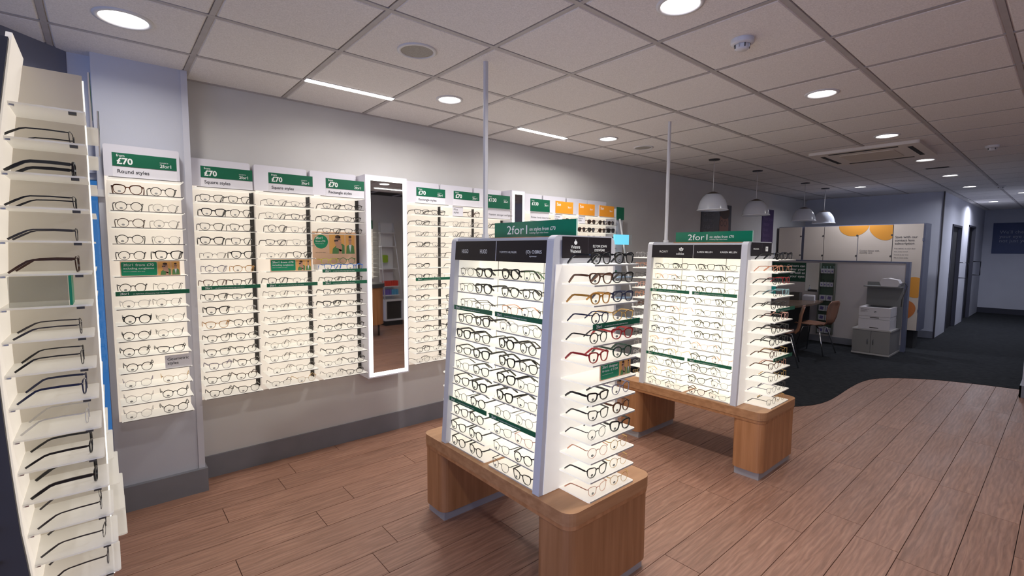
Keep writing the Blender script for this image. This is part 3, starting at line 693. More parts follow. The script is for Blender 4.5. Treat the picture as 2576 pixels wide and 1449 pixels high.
for k, cs in ((14, (None, 'pn')), (13, ('ps0', 'ps0')), (12, ('pm0', 'pm0')), (11, ('es0', 'em0')), (10, ('pm0', 'ps0')), (9, ('em0', 'pm0'))):
    for s, c in enumerate(cs):
        if c: glasses(c, (2.055 + (-0.083, 0.08)[s] + 0.004, -0.21, ZK(k)), rng.uniform(-.06, .06), '%s on %s shelf, pilot styles bay' % (('left', 'right')[s], ORD[14 - k]), 'glasses in the pilot styles bay', sticker='g')
for k in (13, 12, 11):
    for s in (0, 1):
        stuff_glasses(('em0', 'rm0', 'sk1')[(k + s) % 3], (2.415 + (-.08, .08)[s], -0.21, ZK(k)), 0.05)
for k, cs, xc in ((14, (None, 'ct'), 3.327), (14, (None, None), 3.69), (13, ('pt', 'sk2'), 3.69), (14, ('pn', 'rn'), 4.04), (13, ('rt', 'tk'), 4.04), (14, (None, 'pt'), 3.69), (12, ('sk', 'sk2'), 3.69), (12, ('rn', 'sk'), 4.04), (13, (None, 'pk'), 3.327)):
    for s, c in enumerate(cs):
        if c: glasses(c, (xc + (-0.083, 0.08)[s] + 0.004, -0.21, ZK(k)), rng.uniform(-.1, .1), '%s on %s shelf, %s orange sign bay' % (('left', 'right')[s], ORD[14 - k], {3.327: 'first', 3.69: 'middle', 4.04: 'last'}[xc]), 'sunglasses on the far shelves', sun=True)
# ---- end stand with cyan wing
t = thing('end_stand', 'leaning white rail stand with cyan lit plate at the bays end', 'display stand', (4.30, -0.2, 0))
box('side_panel', (-0.03, 0.10, 0.03, 0.19, 0.0, 2.07), mat('side_grey', (0.5, 0.5, 0.55), 0.5), t)
box('head_panel', (-0.03, 0.11, 0.02, 0.028, 1.94, 2.09), green_m, t)
MB().tube([(0.0, 0.0, 1.95), (0.16, -0.30, 0.02)], 0.011, 8).build('rail', white_m, t)
cy_m = mat('cyan_lit_plate', (0.2, 0.55, 0.7), 0.3, emis=(0.12, 0.62, 0.85), es=0.75)
box('lit_plate', (-0.28, 0.0, -0.14, -0.13, 1.64, 1.755), cy_m, t); box('acrylic_plate', (0.0, 0.06, -0.14, -0.13, 1.64, 1.755), clear_m, t)
for z in (1.25, 1.0, 0.75): box('shelf', (-0.2, 0.12, -0.15, 0.0, z, z + 0.012), mat('pale_blue_shelf', (0.35, 0.5, 0.7), 0.4), t)
# ------------------------------------------------------------------ island displays
def edge_x(z): return -0.287 + (z - 0.484) * 0.0669
def island(cx, cy, label, heads, end_heads, where):
    T = thing('display_island', label, 'display unit', (cx, cy, 0), group='free standing display islands')
    hl, hw = 0.60, 0.30      # half length (y), half width (x)
    MB().prism(rrect(-hw, hw, -hl, hl, 0.06, 6), 0.425, 0.482).build('table_top', oaktop_m, T)
    MB().prism(rrect(-hw + .003, hw - .003, -hl + .003, hl - .003, 0.058, 6), 0.405, 0.423).build('under_top', oak_m, T)
    for s in (-1, 1):
        y0, y1 = sorted((s * (hl - 0.008), s * (hl - 0.218)))
        lg = MB().prism(rrect(-hw + 0.008, hw - 0.008, y0, y1, 0.05, 6), 0.055, 0.405, smooth=False).build('table_leg', oak_m, T)
        MB().prism(rrect(-hw + 0.028, hw - 0.028, y0 + 0.02, y1 - 0.02, 0.004, 2), 0.0, 0.055).build('plinth', plinth_m, lg)
    zb, zt = 0.483, 1.645
    # end panels
    for s in (-1, 1):
        ya, yb = sorted((s * 0.402, s * 0.36))
        xb, xt, r = 0.287, 0.213, 0.035
        pts = [(-xb, zb), (xb, zb)]
        for i in range(7):
            a = 0.5 * PI * i / 6; pts.append((xt - r + r * math.cos(a) , zt - r + r * math.sin(a)))
        for i in range(7):
            a = 0.5 * PI + 0.5 * PI * i / 6; pts.append((-xt + r + r * math.cos(a), zt - r + r * math.sin(a)))
        MB().prism(pts, ya, yb, 'y').build('end_panel', upr_m, T)
        MB().prism([(-0.255, zb + .001), (0.255, zb + .001), (0.19, 1.52), (-0.19, 1.52)], s * 0.3598, s * 0.357, 'y').build('inner_liner', mat('liner_white', (0.86, 0.84, 0.78), 0.6, emis=(1.0, 0.93, 0.76), es=0.30), T)  # added glowing skin, stands for panel light reflected off the inner faces
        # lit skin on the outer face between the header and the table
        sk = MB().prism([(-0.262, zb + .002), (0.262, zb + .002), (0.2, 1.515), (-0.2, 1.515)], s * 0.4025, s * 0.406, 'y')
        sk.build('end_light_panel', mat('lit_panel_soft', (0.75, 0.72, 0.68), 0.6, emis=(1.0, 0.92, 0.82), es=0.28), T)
        for k in range(13):
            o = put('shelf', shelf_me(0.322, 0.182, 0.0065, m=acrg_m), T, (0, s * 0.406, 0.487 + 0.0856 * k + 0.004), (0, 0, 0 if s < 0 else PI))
    # lit cores
    for s in (-1, 1):
        MB().add([(s * 0.085, -0.36, zb), (s * 0.085, 0.36, zb), (s * 0.05, 0.36, 1.52), (s * 0.05, -0.36, 1.52), (s * 0.08, -0.36, zb), (s * 0.08, 0.36, zb), (s * 0.045, 0.36, 1.52), (s * 0.045, -0.36, 1.52)],
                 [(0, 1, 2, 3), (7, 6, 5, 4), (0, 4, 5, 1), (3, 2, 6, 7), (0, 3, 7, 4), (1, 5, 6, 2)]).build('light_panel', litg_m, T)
        for yy in (-0.18, 0.18):
            MB().tube([(s * 0.087, yy, zb), (s * 0.052, yy, 1.52)], 0.0018, 4).build('seam', mat('seam_grey', (0.3, 0.28, 0.25), 0.5), T)
        for k in range(12):
            z = 0.487 + 0.0856 * k + 0.004; xe = -edge_x(z) - 0.012; dp = xe - 0.075
            for c, yc in enumerate((0.185, -0.180)):
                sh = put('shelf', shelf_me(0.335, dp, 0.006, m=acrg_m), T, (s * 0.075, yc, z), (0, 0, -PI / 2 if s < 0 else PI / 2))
                if k in (9, 3) and s < 0:
                    shelf_sign(T, 0.34, (-xe - 0.004, yc, z - 0.004), '-x')
        # header
        for c, (ya, yb) in enumerate(((0.003, 0.36), (-0.36, -0.003))):
            b = MB(); x0, x1 = -edge_x(1.52), -edge_x(1.62)
            b.add([(s * x0, ya, 1.52), (s * x0, yb, 1.52), (s * x1, yb, 1.622), (s * x1, ya, 1.622), (s * (x0 - .006), ya, 1.52), (s * (x0 - .006), yb, 1.52), (s * (x1 - .006), yb, 1.622), (s * (x1 - .006), ya, 1.622)],
                  [(0, 1, 2, 3), (7, 6, 5, 4), (0, 4, 5, 1), (3, 2, 6, 7), (0, 3, 7, 4), (1, 5, 6, 2)])
            hp = b.build('header_panel', blackp_m, T)
            if c == 0: MB().tube([(s * -edge_x(1.522), 0, 1.522), (s * -edge_x(1.62), 0, 1.62)], 0.0024, 4).build('header_divider', white_m, T)  # pale strip standing for light that shows through the header gap
            if s < 0:
                for (body, yy, zz, sz, w, al) in heads[c]:
                    xx = edge_x(zz) - 0.0025
                    if body == '*trefoil':
                        q = MB()
                        for a0, L in ((0, .034), (0.62, .03), (-0.62, .03)):
                            pl = [(math.sin(a0) * L * u + math.cos(a0) * wd, math.cos(a0) * L * u - math.sin(a0) * wd) for u, wd in ((0.1, -.002), (.45, -.0075), (.75, -.0065), (1, 0), (.75, .0065), (.45, .0075), (.1, .002))]
                            q.add([(xx, yy - p[0], zz + p[1]) for p in pl], [tuple(range(7))])
                        q.build('emblem', ink_m, hp); continue
                    text(body, (xx, yy, zz), sz, ink_m, hp, '-x', 0.0 if sz < .015 else .01, width=w, align=al)
    MB().box(-0.195, 0.195, -0.36, 0.36, 1.623, 1.636).build('cap', upr_m, T)
    box('sign_strip', (-0.03, 0.03, -0.35, 0.28, 1.636, 1.645), oaktop_m, T)
    # end header
    eh = box('end_header', (-0.165, 0.178, -0.409, -0.4065, 1.543, 1.639), blackp_m, T)
    box('end_header_divider', (0.006, 0.0072, -0.4095, -0.409, 1.543, 1.639), mat('divider_dark', (0.08, 0.07, 0.08), .5), T)
    for (body, xx, zz, sz, w, al) in end_heads:
        if body == '*orb':
            q = MB().disc((xx, -0.4098, zz), 0.0055, 14, 'y').disc((xx, -0.41, zz + .002), 0.009, 14, 'y', rx=0.0105); q.disc((xx, -0.4098, zz + .014), .003, 8, 'y'); q.build('emblem', ink_m, eh); continue
        if body == '*badge':
            q = MB().add([(xx + a, -0.4098, zz + b) for a, b in ((-.022, -.018), (-.012, -.013), (-.004, -.019), (.004, -.013), (.012, -.019), (.022, -.014), (.022, .018), (-.022, .018))], [tuple(range(8))])
            q.build('emblem', ink_m, eh); text('oo', (xx - 0.012, -0.4103, zz - .002), 0.02, inkd_m, eh, '-y', .02); continue
        text(body, (xx, -0.4098, zz), sz, ink_m, eh, '-y', .008, width=w, align=al)
    # green glass sign
    gs = box('top_sign', (-0.003, 0.003, -0.343, 0.277, 1.645, 1.727), mat('sign_glass_green', (0.004, 0.16, 0.09), 0.12), T)
    MB().box(-0.0042, 0.0042, -0.3445, -0.3428, 1.645, 1.728).build('sign_edge', mat('sign_edge_pale', (0.4, 0.6, 0.5), 0.3), gs)
    text('2for1', (-0.0035, 0.17, 1.662), 0.066, ink_m, gs, '-x', 0.0, width=0.165)
    text('on styles from ' + GBP + '70', (-0.0035, -0.015, 1.678), 0.026, ink_m, gs, '-x', 0.004, width=0.19)
    text('including single vision lenses', (-0.0035, -0.015, 1.663), 0.012, ink_m, gs, '-x', 0.0, width=0.14)
    return T
G1C, G2C = (1.272, -1.89), (3.195, -1.885)
island(*G1C, 'oak based display island with black header, nearest the camera',
       [[('HUGO', 0.295, 1.558, 0.030, 0.06, 'LEFT'), ('HUGO', 0.13, 1.558, 0.030, 0.06, 'LEFT')],
        [('TOMMY HILFIGER', -0.03, 1.562, 0.014, 0.13, 'LEFT'), ('(O) OSIRIS', -0.225, 1.562, 0.021, 0.105, 'LEFT'), ('eyewear', -0.25, 1.546, 0.011, 0.05, 'LEFT')]],
       [('*orb', -0.08, 1.61, 0, 0, 0), ('Vivienne', -0.112, 1.586, 0.022, 0.062, 'LEFT'), ('Westwood', -0.115, 1.567, 0.022, 0.072, 'LEFT'), ('ELTON JOHN', 0.04, 1.592, 0.017, 0.10, 'LEFT'), ('EYEWEAR', 0.052, 1.573, 0.017, 0.075, 'LEFT')], 'front island')
island(*G2C, 'oak based display island with black header, farther back',
       [[('ROXY', 0.29, 1.562, 0.022, 0.075, 'LEFT'), ('*trefoil', 0.10, 1.572, 0, 0, 0), ('adidas', 0.14, 1.546, 0.024, 0.065, 'LEFT')],
        [('KAREN MILLEN', -0.03, 1.562, 0.018, 0.12, 'LEFT'), ('KAREN MILLEN', -0.21, 1.562, 0.018, 0.12, 'LEFT')]],
       [('MELISSA', -0.14, 1.588, 0.014, 0.095, 'LEFT'), ('*badge', 0.09, 1.593, 0, 0, 0)], 'rear island')
def pole(x, y, z, label):
    t = thing('ceiling_pole', label, 'pole', (x, y, z), group='white power poles up to the ceiling')
    MB().prism(rrect(-0.012, 0.012, -0.010, 0.010, 0.004, 2), 0, CEIL - z).build('shaft', white_m, t)
    MB().prism(rrect(-0.017, 0.017, -0.015, 0.015, 0.004, 2), 0, 0.02).build('collar', white_m, t)
pole(1.283, -1.507, 1.6455, 'white pole from the front island to the ceiling')
pole(3.22, -1.50, 1.6455, 'white pole from the rear island to the ceiling')
# island glasses: long faces
def long_face(C, rows, where, group):
    ys = (0.272, 0.112, -0.095, -0.258)
    for i, codes in enumerate(rows):
        k = 11 - i; z = 0.487 + 0.0856 * k + 0.004; x = C[0] + edge_x(z) + 0.020
        for s, code in enumerate(codes):
            if not code: continue
            glasses(code, (x + rng.uniform(0, .006), C[1] + ys[s] + rng.uniform(-.008, .008), z), -PI / 2 + rng.uniform(-0.07, 0.07),
                    '%s on %s shelf, %s' % (('first', 'second', 'third', 'fourth')[s], ordn(i, 12), where), group, sticker='k')
def end_face(C, rows, where, group, n=2):
    xs = (-0.078, 0.082) if n == 2 else (-0.095, 0.055)
    for i, codes in enumerate(rows):
        if not codes: continue
        k = 12 - i; z = 0.487 + 0.0856 * k + 0.004
        for s, code in enumerate(codes):
            if not code: continue
            glasses(code, (C[0] + xs[s] + rng.uniform(-.008, .008), C[1] - 0.406 - 0.182 + 0.024 + rng.uniform(0, .006), z), rng.uniform(-0.1, 0.1) - 0.06,
                    '%s on %s end shelf, %s' % (('left', 'right')[s], 'bottom' if k == 0 else ORD[i], where), group, sticker='k')
long_face(G1C, [('gm', 'sk2', 'tk', 'pv0'), ('gm', 'tk', 'sk', 'sk'), ('rm', 'em', 'so', 'sk0'), ('sk', 'sk2', 'sw', 'sk0'), ('sk2', 'sk', 'rk2', 'rk'), ('ek', 'sk2', 'sk2', 'sk'), ('sm', 'sk', 'sk2', 'sk0'),
                ('sk', 'sk2', 'sk2', 'sm'), ('rk0', 'rk', 'rm', 'rs'), ('sm1', 'rk', 'sk0', 'sp0'), ('sk', 'rk', 'sk0', 'rk'), ('rk', 'rk', 'sk0', 'sk')], 'front island long side', 'glasses on the front island long side')
end_face(G1C, [('tk3', 'tk3'), ('st2', 'sk2'), ('sa2', 'sy2'), ('ry', 'sg1'), ('rk', 'sr2'), ('sr2', 'rd2'), None, ('ek2', 'pu1'), ('sk', 'rt2'), ('rm', 'sk2'), ('ro', 'rg'), ('sk', 'rg'), ('so', 'rg')], 'front island', 'glasses on the front island end')
ad_card((G1C[0] + 0.03, G1C[1] - 0.565, 0.487 + 0.0856 * 6 + 0.006), 'green and orange designer card on the front island end', 0.22, 0.078, l1='2for1 designer', l2='from ' + GBP + '100')
long_face(G2C, [('cy0', 'sk', 'sk', 'sk0'), ('ro', 'em', 'ck', 'ck'), ('sk', 'sm1', 'sk', 'sk0'), ('sk', 'sk', 'sk0', 'sk'), ('sk', 'rp0', 'sk0', 'sm'), ('rm', 'em', 'sk', 'sm'), ('ry', 'sm', 'sk', 'em'), ('so', 'sm', 'so', 'sm'),
                ('ek', 'rg', 'sk', 'so'), ('sm', 'sm1', 'sk', 'sm'), ('sg', 'em', 'sk', 'sm'), ('gm', 'em', 'st', 'em')], 'rear island long side', 'glasses on the rear island long side')
end_face(G2C, [('tk', 'tk'), ('po1', 'so'), ('sk', 'rr'), ('sm', 'cc1'), ('sk', 'sm1'), ('rk', 'pp1'), ('sk', 'pm1'), ('sk', 'pk'), ('rt', 'pg'), ('st', 'po'), ('sm', 'pg'), ('su', 'pm'), ('sm', 'rg')], 'rear island', 'glasses on the rear island end')
for k in (4, 8): shelf_sign(bpy.data.objects['display_island.001'], 0.33, (0, -0.406 - 0.185, 0.487 + 0.0856 * k), '-y')
shelf_sign(bpy.data.objects['display_island'], 0.33, (0.0, -0.406 - 0.185, 0.487 + 0.0856 * 9), '-y')
# far end shelves of both islands, seen only in slivers: joined
cs = ['ps0', 'so0', 'sm0', 'sp1', 'po1', 'rt1', 'rs0', 'sw1', 'rk1', 'rs0', 'sw1', 'ss0', 'sg0']
for k in range(13):
    z = 0.487 + 0.0856 * k + 0.004
    for C, x in ((G2C, -0.085), (G2C, 0.07), (G1C, -0.085)):
        if C is G1C and k > 9: continue
        stuff_glasses(cs[(12 - k)] if C is G2C else 'sk1', (C[0] + x, C[1] + 0.406 + 0.158, z), PI)
so = STUFF.build('eyeglasses_on_far_shelves', STUFF_M); tag(so, 'glasses half hidden on the far shelves behind the islands', 'glasses', kind='stuff')
# ------------------------------------------------------------------ left display (side view)
def xb(z):
    pts = [(0.5, -0.612), (0.70, -0.624), (0.8, -0.634), (0.95, -0.642), (1.1, -0.648), (1.25, -0.653), (1.4, -0.652), (1.55, -0.647), (1.7, -0.637), (1.85, -0.622), (1.97, -0.606), (2.12, -0.585)]
    for (a, b), (c, d) in zip(pts, pts[1:]):
        if z <= c: return b + (d - b) * (z - a) / (c - a)
    return pts[-1][1]
def xf(z):
    pts = [(0.5, -0.438), (0.70, -0.443), (0.87, -0.455), (1.0, -0.464), (1.3, -0.468), (1.6, -0.463), (1.97, -0.456)]
    for (a, b), (c, d) in zip(pts, pts[1:]):
        if z <= c: return b + (d - b) * (z - a) / (c - a)
    return pts[-1][1]
LD = thing('display_bay', 'lit display unit close by at the picture edge, seen side on', 'display unit', (-0.65, -1.5, 0), group='lit wall display bays')
def lad(o): o.location = (0.65 + o.location.x, 1.5 + o.location.y, o.location.z); return o
Zs = [0.45 + 0.07 * i for i in range(25)]
def curved_panel(y0, y1, th, z0=0.48, z1=2.12):
    n = 20; b = MB(); vs = []
    for i in range(n + 1):
        z = z0 + (z1 - z0) * i / n; x = xb(z)
        vs += [(x, y0, z), (x, y1, z), (x - th, y1, z), (x - th, y0, z)]
    fs = []
    for i in range(n):
        for k in range(4): fs.append((i * 4 + k, i * 4 + (k + 1) % 4, i * 4 + 4 + (k + 1) % 4, i * 4 + 4 + k))
    fs += [(3, 2, 1, 0), (n * 4, n * 4 + 1, n * 4 + 2, n * 4 + 3)]
    return b.add(vs, fs)
lads_m = mat('lit_panel_side', (0.75, 0.71, 0.65), 0.6, emis=(1.0, 0.90, 0.78), es=0.42)
lad(curved_panel(-1.985, -1.76, 0.012).build('light_panel', lads_m, LD))
# divider with bright front edge
n = 16; dv = []; 
for i in range(n + 1):
    z = 0.48 + (2.10 - 0.48) * i / n
    dv += [(xb(z), -1.765, z), (-0.461, -1.765, z), (-0.461, -1.757, z), (xb(z), -1.757, z)]
fs = []
fm = []
b = MB()
for i in range(n):
    for k in range(4): b.add([dv[i * 4 + k], dv[i * 4 + (k + 1) % 4], dv[i * 4 + 4 + (k + 1) % 4], dv[i * 4 + 4 + k]], [(0, 1, 2, 3)])
lad(b.build('divider', mat('divider_cream', (0.72, 0.68, 0.61), 0.6), LD))
lad(box('light_edge', (-0.461, -0.4575, -1.766, -1.757, 0.5, 2.085), mat('divider_edge_glow', (1, 1, 1), 0.4, emis=(1, 0.96, 0.88), es=0.9), LD))
for y0, y1 in ((-1.735, -1.40),):
    lad(curved_panel(y0, y1, 0.03, 0.56, 1.97).build('light_panel', litg_m, LD))
def ext2(z): return 0.022 - 0.014 * min(1, max(0, (z - .7) / .3)) + 0.018 * min(1, max(0, (z - 1.6) / .3))
clip_m = mat('clip_dark', (0.06, 0.055, 0.05), 0.4)
for k in range(0, 16):
    z = ZK(k); a = xb(z) + 0.001; f = xf(z)
    for (y0, y1, ext, near) in ((-1.955, -1.772, 0.0, 1), (-1.732, -1.402, ext2(z), 0)):
        pts = rrect(a, f + ext, y0, y1, 0.008, 3, (0, 1, 1, 0))
        b = MB(); m_ = len(pts); vs = [(x, y, z) for x, y in pts] + [(x, y, z - .005) for x, y in pts]
        b.add(vs, [tuple(range(m_))], 0); b.add(vs, [tuple(range(m_, 2 * m_))[::-1]], 0); b.add(vs, [(i, m_ + i, m_ + (i + 1) % m_, (i + 1) % m_) for i in range(m_)], 0)
        sh = lad(b.build('shelf', [acrs_m, edge_m], LD))
        if near:
            MB().box(f - 0.035, f - 0.018, y0 + 0.004, y0 + 0.018, z - 0.012, z - 0.005).build('clip', clip_m, sh)
            MB().box(a, a + 0.012, y0 + 0.004, y0 + 0.014, z - 0.010, z - 0.005).build('clip', chrome_m, sh)
lc = {14: 'ek0', 13: 'tk1', 12: 'ek0', 11: 'em0', 10: 'sn1', 8: 'em0', 7: 'sk0', 6: 'sy1', 5: 'rw0', 4: 'ek1', 3: 'ek2', 2: 'hm', 1: 'hm', 0: 'rm0'}
lc[13] = 'ek2'
for k, c in lc.items():
    z = ZK(k); f = xf(z)
    glasses(c, (f - 0.028, -1.862, z), PI / 2 + rng.uniform(-.05, .05), 'alone on %s shelf, near side display' % ordn(14 - k, 15), 'glasses on the near side display')
for k in (6, 5, 4, 3, 2, 1, 0, 9):
    glasses(('rk', 'sk', 'rm', 'em')[k % 4], (xf(ZK(k)) - 0.018, -1.64, ZK(k)), PI / 2, 'mostly hidden on %s shelf behind near side display' % ordn(14 - k, 15), 'glasses behind the near side display divider')
# advert on edge, side box and blade signs
t = thing('advert_card', 'green card seen edge on in the near side display', 'sign', (-0.512, -1.955, ZK(9)))
box('card', (-0.002, 0.004, 0.0, 0.11, 0.001, 0.083), greenb_m, t)
box('acrylic_back', (-0.12, -0.004, 0.0, 0.003, 0.001, 0.083), glass_mat('smoky_acrylic', (0.75, 0.75, 0.73), 0.06), t)
for i, (x, y, z, h) in enumerate(((-0.446, -1.72, ZK(15) + 0.001, 0.17), (-0.428, -1.37, ZK(15) + 0.001, 0.128))):
    t = thing('price_sign', ('tall', 'short')[i] + ' price sign seen edge on above the near side display', 'sign', (x, y, z), group='price signs above the wall bays')
    box('card', (-0.002, 0.002, 0, 0.28, 0, h), card_m, t); box('colour_band', (0.0022, 0.0035, 0, 0.28, h * 0.45, h), green_m, t)
# dark side of the unit behind the panel
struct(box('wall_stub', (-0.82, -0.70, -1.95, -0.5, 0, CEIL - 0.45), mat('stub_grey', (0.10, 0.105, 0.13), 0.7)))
t = thing('bracket_rail', 'dark upright bracket rail behind the near side display', 'rail', (-0.69, -2.012, 0))
rp = [(-0.40, 0.0), (xb(0.5) + 0.667, 0.0)] + [(xb(z) + 0.687, z) for z in [0.5 + 0.08 * i for i in range(21)]] + [(-0.40, 2.1)]
MB().prism(rp, 0.0, 0.018, 'y').build('rail_plate', mat('rail_dark', (0.045, 0.043, 0.05), 0.5), t)
for k in range(15):
    MB().box(-0.022, 0.008, -0.012, 0.0, ZK(k) - 0.03, ZK(k) - 0.022).box(-0.022, -0.014, -0.012, 0.0, ZK(k) - 0.05, ZK(k) - 0.022).build('hook', mat('hook_metal', (0.12, 0.12, 0.12), 0.35, 0.8), t)
# ------------------------------------------------------------------ ceiling fittings
def speaker(x, y, r, label):
    t = thing('ceiling_speaker', label, 'speaker', (x, y, CEIL), group='round ceiling speakers')
    MB().lathe([(r * .82, -0.001), (r * .84, -0.008), (r, -0.006), (r * 1.01, 0.001)], 32).build('trim_ring', white_m, t)
    MB().lathe([(0.0005, -0.004), (r * .83, -0.003)], 32).build('grille', mat('speaker_grille', (0.33, 0.31, 0.28), 0.8, fn=noise_col((0.27, 0.25, 0.22), (0.4, 0.38, 0.34), 400, 1)), t)
speaker(0.912, -1.38, 0.105, 'round ceiling speaker with grey grille near the strip light')
speaker(3.926, -0.764, 0.10, 'grey round ceiling speaker beyond the second strip light')
def smoke(x, y, label):
    t = thing('smoke_detector', label, 'smoke detector', (x, y, CEIL), group='white smoke detectors')
    MB().lathe([(0.055, 0.001), (0.056, -0.018), (0.050, -0.024), (0.038, -0.027)], 28).build('base', white_m, t)
    MB().lathe([(0.034, -0.026), (0.033, -0.045), (0.026, -0.052), (0.0005, -0.052)], 24).build('chamber', white_m, t)
    for i in range(8):
        a = 2 * PI * i / 8; c_, s_ = math.cos(a), math.sin(a)
        MB().tube([(0.036 * c_, 0.036 * s_, -0.026), (0.035 * c_, 0.035 * s_, -0.044)], 0.0035, 4).build('vent', mat('vent_dark', (0.06, 0.06, 0.06), .6) if i % 2 else white_m, t)
smoke(2.088, -2.60, 'white smoke detector above the aisle between the islands')
smoke(6.424, -3.16, 'white smoke detector right of the air conditioner')
smoke(10.6, -2.93, 'small white smoke detector at the corridor mouth')
ac = thing('air_conditioner', 'square ceiling cassette air conditioner with dark slots', 'air conditioner', (6.0, -2.26, CEIL))
acm = mat('ac_cream', (0.66, 0.60, 0.54), 0.5)
MB().prism(rrect(-0.46, 0.46, -0.48, 0.48, 0.03, 4), -0.03, 0.02).build('fascia', acm, ac)
MB().prism(rrect(-0.24, 0.24, -0.24, 0.24, 0.02, 4), -0.036, -0.03).build('grille', mat('ac_grille', (0.60, 0.53, 0.45), 0.6), ac)
for (x0, x1, y0, y1) in ((-0.40, -0.36, -0.3, 0.3), (0.36, 0.40, -0.3, 0.3), (-0.3, 0.3, -0.40, -0.36), (-0.3, 0.3, 0.36, 0.40)):
    box('air_slot', (x0, x1, y0, y1, -0.033, -0.0295), dark_m, ac)
t = thing('ceiling_vent', 'short dark slot vent in the ceiling before the corridor', 'vent', (7.72, -2.56, CEIL))
box('slot_opening', (-0.04, 0.04, -0.11, 0.11, -0.004, 0.002), dark_m, t)
box('slot_frame', (-0.05, 0.05, -0.12, 0.12, -0.002, 0.003), grid_m, t)
# pendants
def pend_shade_m():
    return mat('ribbed_glass', (0.60, 0.63, 0.70), 0.18, 0.0, alpha=0.82, fn=None)
def pendant(x, y, label):
    t = thing('pendant_lamp', label, 'pendant lamp', (x, y, 0), group='dome pendant lamps over the desk')
    MB().lathe([(0.0005, -0.012), (0.06, -0.012), (0.065, 0.0)], 24, (0, 0, CEIL)).build('ceiling_rose', mat('rose_dark', (0.06, 0.06, 0.07), 0.3, 0.6), t)
    MB().tube([(0, 0, CEIL - 0.01), (0, 0, 2.27)], 0.004, 6).build('cable', white_m, t)
    MB().lathe([(0.0005, 2.275), (0.02, 2.272), (0.05, 2.262), (0.085, 2.242)], 28).build('cap', mat('cap_bronze', (0.09, 0.07, 0.06), 0.3, 0.7), t)
    MB().lathe([(0.083, 2.242), (0.115, 2.21), (0.142, 2.165), (0.158, 2.115), (0.166, 2.065)], 40).build('shade', pend_shade_m(), t)
    MB().lathe([(0.166, 2.066), (0.176, 2.060), (0.176, 2.052), (0.164, 2.052)], 40).build('rim', mat('rim_glass', (0.75, 0.78, 0.85), 0.1), t)
for i, (x, y) in enumerate(((5.101, -0.94), (6.303, -0.935), (8.065, -0.935), (9.02, -0.93))):
    pendant(x, y, ('ribbed glass dome pendant nearest the islands', 'second ribbed glass dome pendant from the islands', 'third dome pendant from the islands, cable unseen', 'farthest dome pendant, beside the cream cupboards')[i])
# ------------------------------------------------------------------ wall posters
def poster(name, label, b, m, loc, face='-y', th=0.012):
    w, h = b; t = thing(name, label, 'poster', loc, ROT[face][2]); box('board', (-w / 2, w / 2, -th, -0.001, -h / 2, h / 2), m, t); return t
pk = poster('poster', 'dark poster showing a bespectacled face, behind the rear island', (0.98, 0.60), mat('poster_dark', (0.02, 0.018, 0.03), 0.4), (7.08, 0, 2.02))
text('Discover\nour new\nrange of\nglasses', (-0.43, -0.0135, 0.1), 0.1, mat('ink_grey', (0.2, 0.2, 0.22), .6), pk, '-y', line=0.95)
q = MB(); q.disc((0.24, -0.014, -0.05), 0.28, 24, 'y', rx=0.16, mi=0); q.disc((0.26, -0.0145, 0.17), 0.10, 20, 'y', rx=0.17, mi=1)
for dx in (-0.06, 0.06): q.disc((0.22 + dx, -0.015, 0.0), 0.05, 16, 'y', mi=1); q.disc((0.22 + dx, -0.0155, 0.0), 0.038, 16, 'y', mi=0)
q.disc((0.22, -0.015, -0.2), 0.03, 14, 'y', rx=0.06, mi=1)
q.build('printed_face', [mat('face_print', (0.25, 0.11, 0.08), 0.6), hair_m], pk)
pv = poster('banner', 'tall purple banner on the wall beside the second pendant', (0.5, 0.85), mat('banner_purple', (0.045, 0.022, 0.085), 0.5), (9.05, 0, 1.92))
text('Your eyes\nmatter\nto us\nBook a\ncheck', (-0.2, -0.0135, 0.22), 0.1, mat('ink_violet', (0.13, 0.08, 0.18), .6), pv, '-y')
pb = poster('poster', 'blue eye health poster on the corridor end wall', (1.25, 0.78), mat('poster_blue', (0.025, 0.045, 0.14), 0.5), (17.0, -3.0, 1.93), '-x')
text("We'll check\nyour eye health\nnot just your eyes", (-0.5, -0.0135, 0.12), 0.11, mat('ink_paleblue', (0.3, 0.32, 0.42), .6), pb, '-y', 0.004)
# ------------------------------------------------------------------ consulting partition and cupboards
part_m = mat('partition_cream', rough=0.7, fn=noise_col((0.50, 0.45, 0.43), (0.54, 0.49, 0.47), 3))
fgrey_m = mat('edge_bluegrey', (0.12, 0.13, 0.19), 0.4)
PT = thing('low_partition', 'low cream partition with grey edging before the cupboards', 'partition', (9.06, 0, 0))
box('panel', (0, 0.10, -2.085, -0.02, 0, 1.395), part_m, PT)
box('top_cap', (-0.01, 0.11, -2.13, -0.02, 1.395, 1.42), fgrey_m, PT)
box('end_post', (-0.01, 0.11, -2.13, -2.085, 0, 1.395), fgrey_m, PT)
box('skirting', (-0.014, 0, -2.085, -0.02, 0, 0.11), skirt_m, PT)
CB = thing('cupboard', 'run of cream cupboards and tall panel behind the low partition', 'cupboard', (9.5, 0, 0))
cream_m = mat('cupboard_cream', rough=0.35, fn=noise_col((0.54, 0.46, 0.38), (0.58, 0.50, 0.42), 2))
box('carcass', (0.02, 0.45, -1.80, -0.04, 1.30, 2.03), fgrey_m, CB)
box('tall_carcass', (0.02, 0.45, -2.215, -1.80, 0.30, 2.035), fgrey_m, CB)
box('base', (0.06, 0.40, -2.15, -0.1, 0.0, 0.30), dark_m, CB)  # dark block standing for the shaded gap under the cupboards
for a, b in ((-0.05, -0.44), (-0.49, -0.805), (-0.815, -1.32), (-1.33, -1.80)):
    d = box('door', (0, 0.018, b, a, 1.33, 2.02), cream_m, CB)
    for z in (1.5, 1.85): MB().disc((-0.002, b + 0.008, z), 0.016, 10, 'x').build('hinge', clip_m, d)
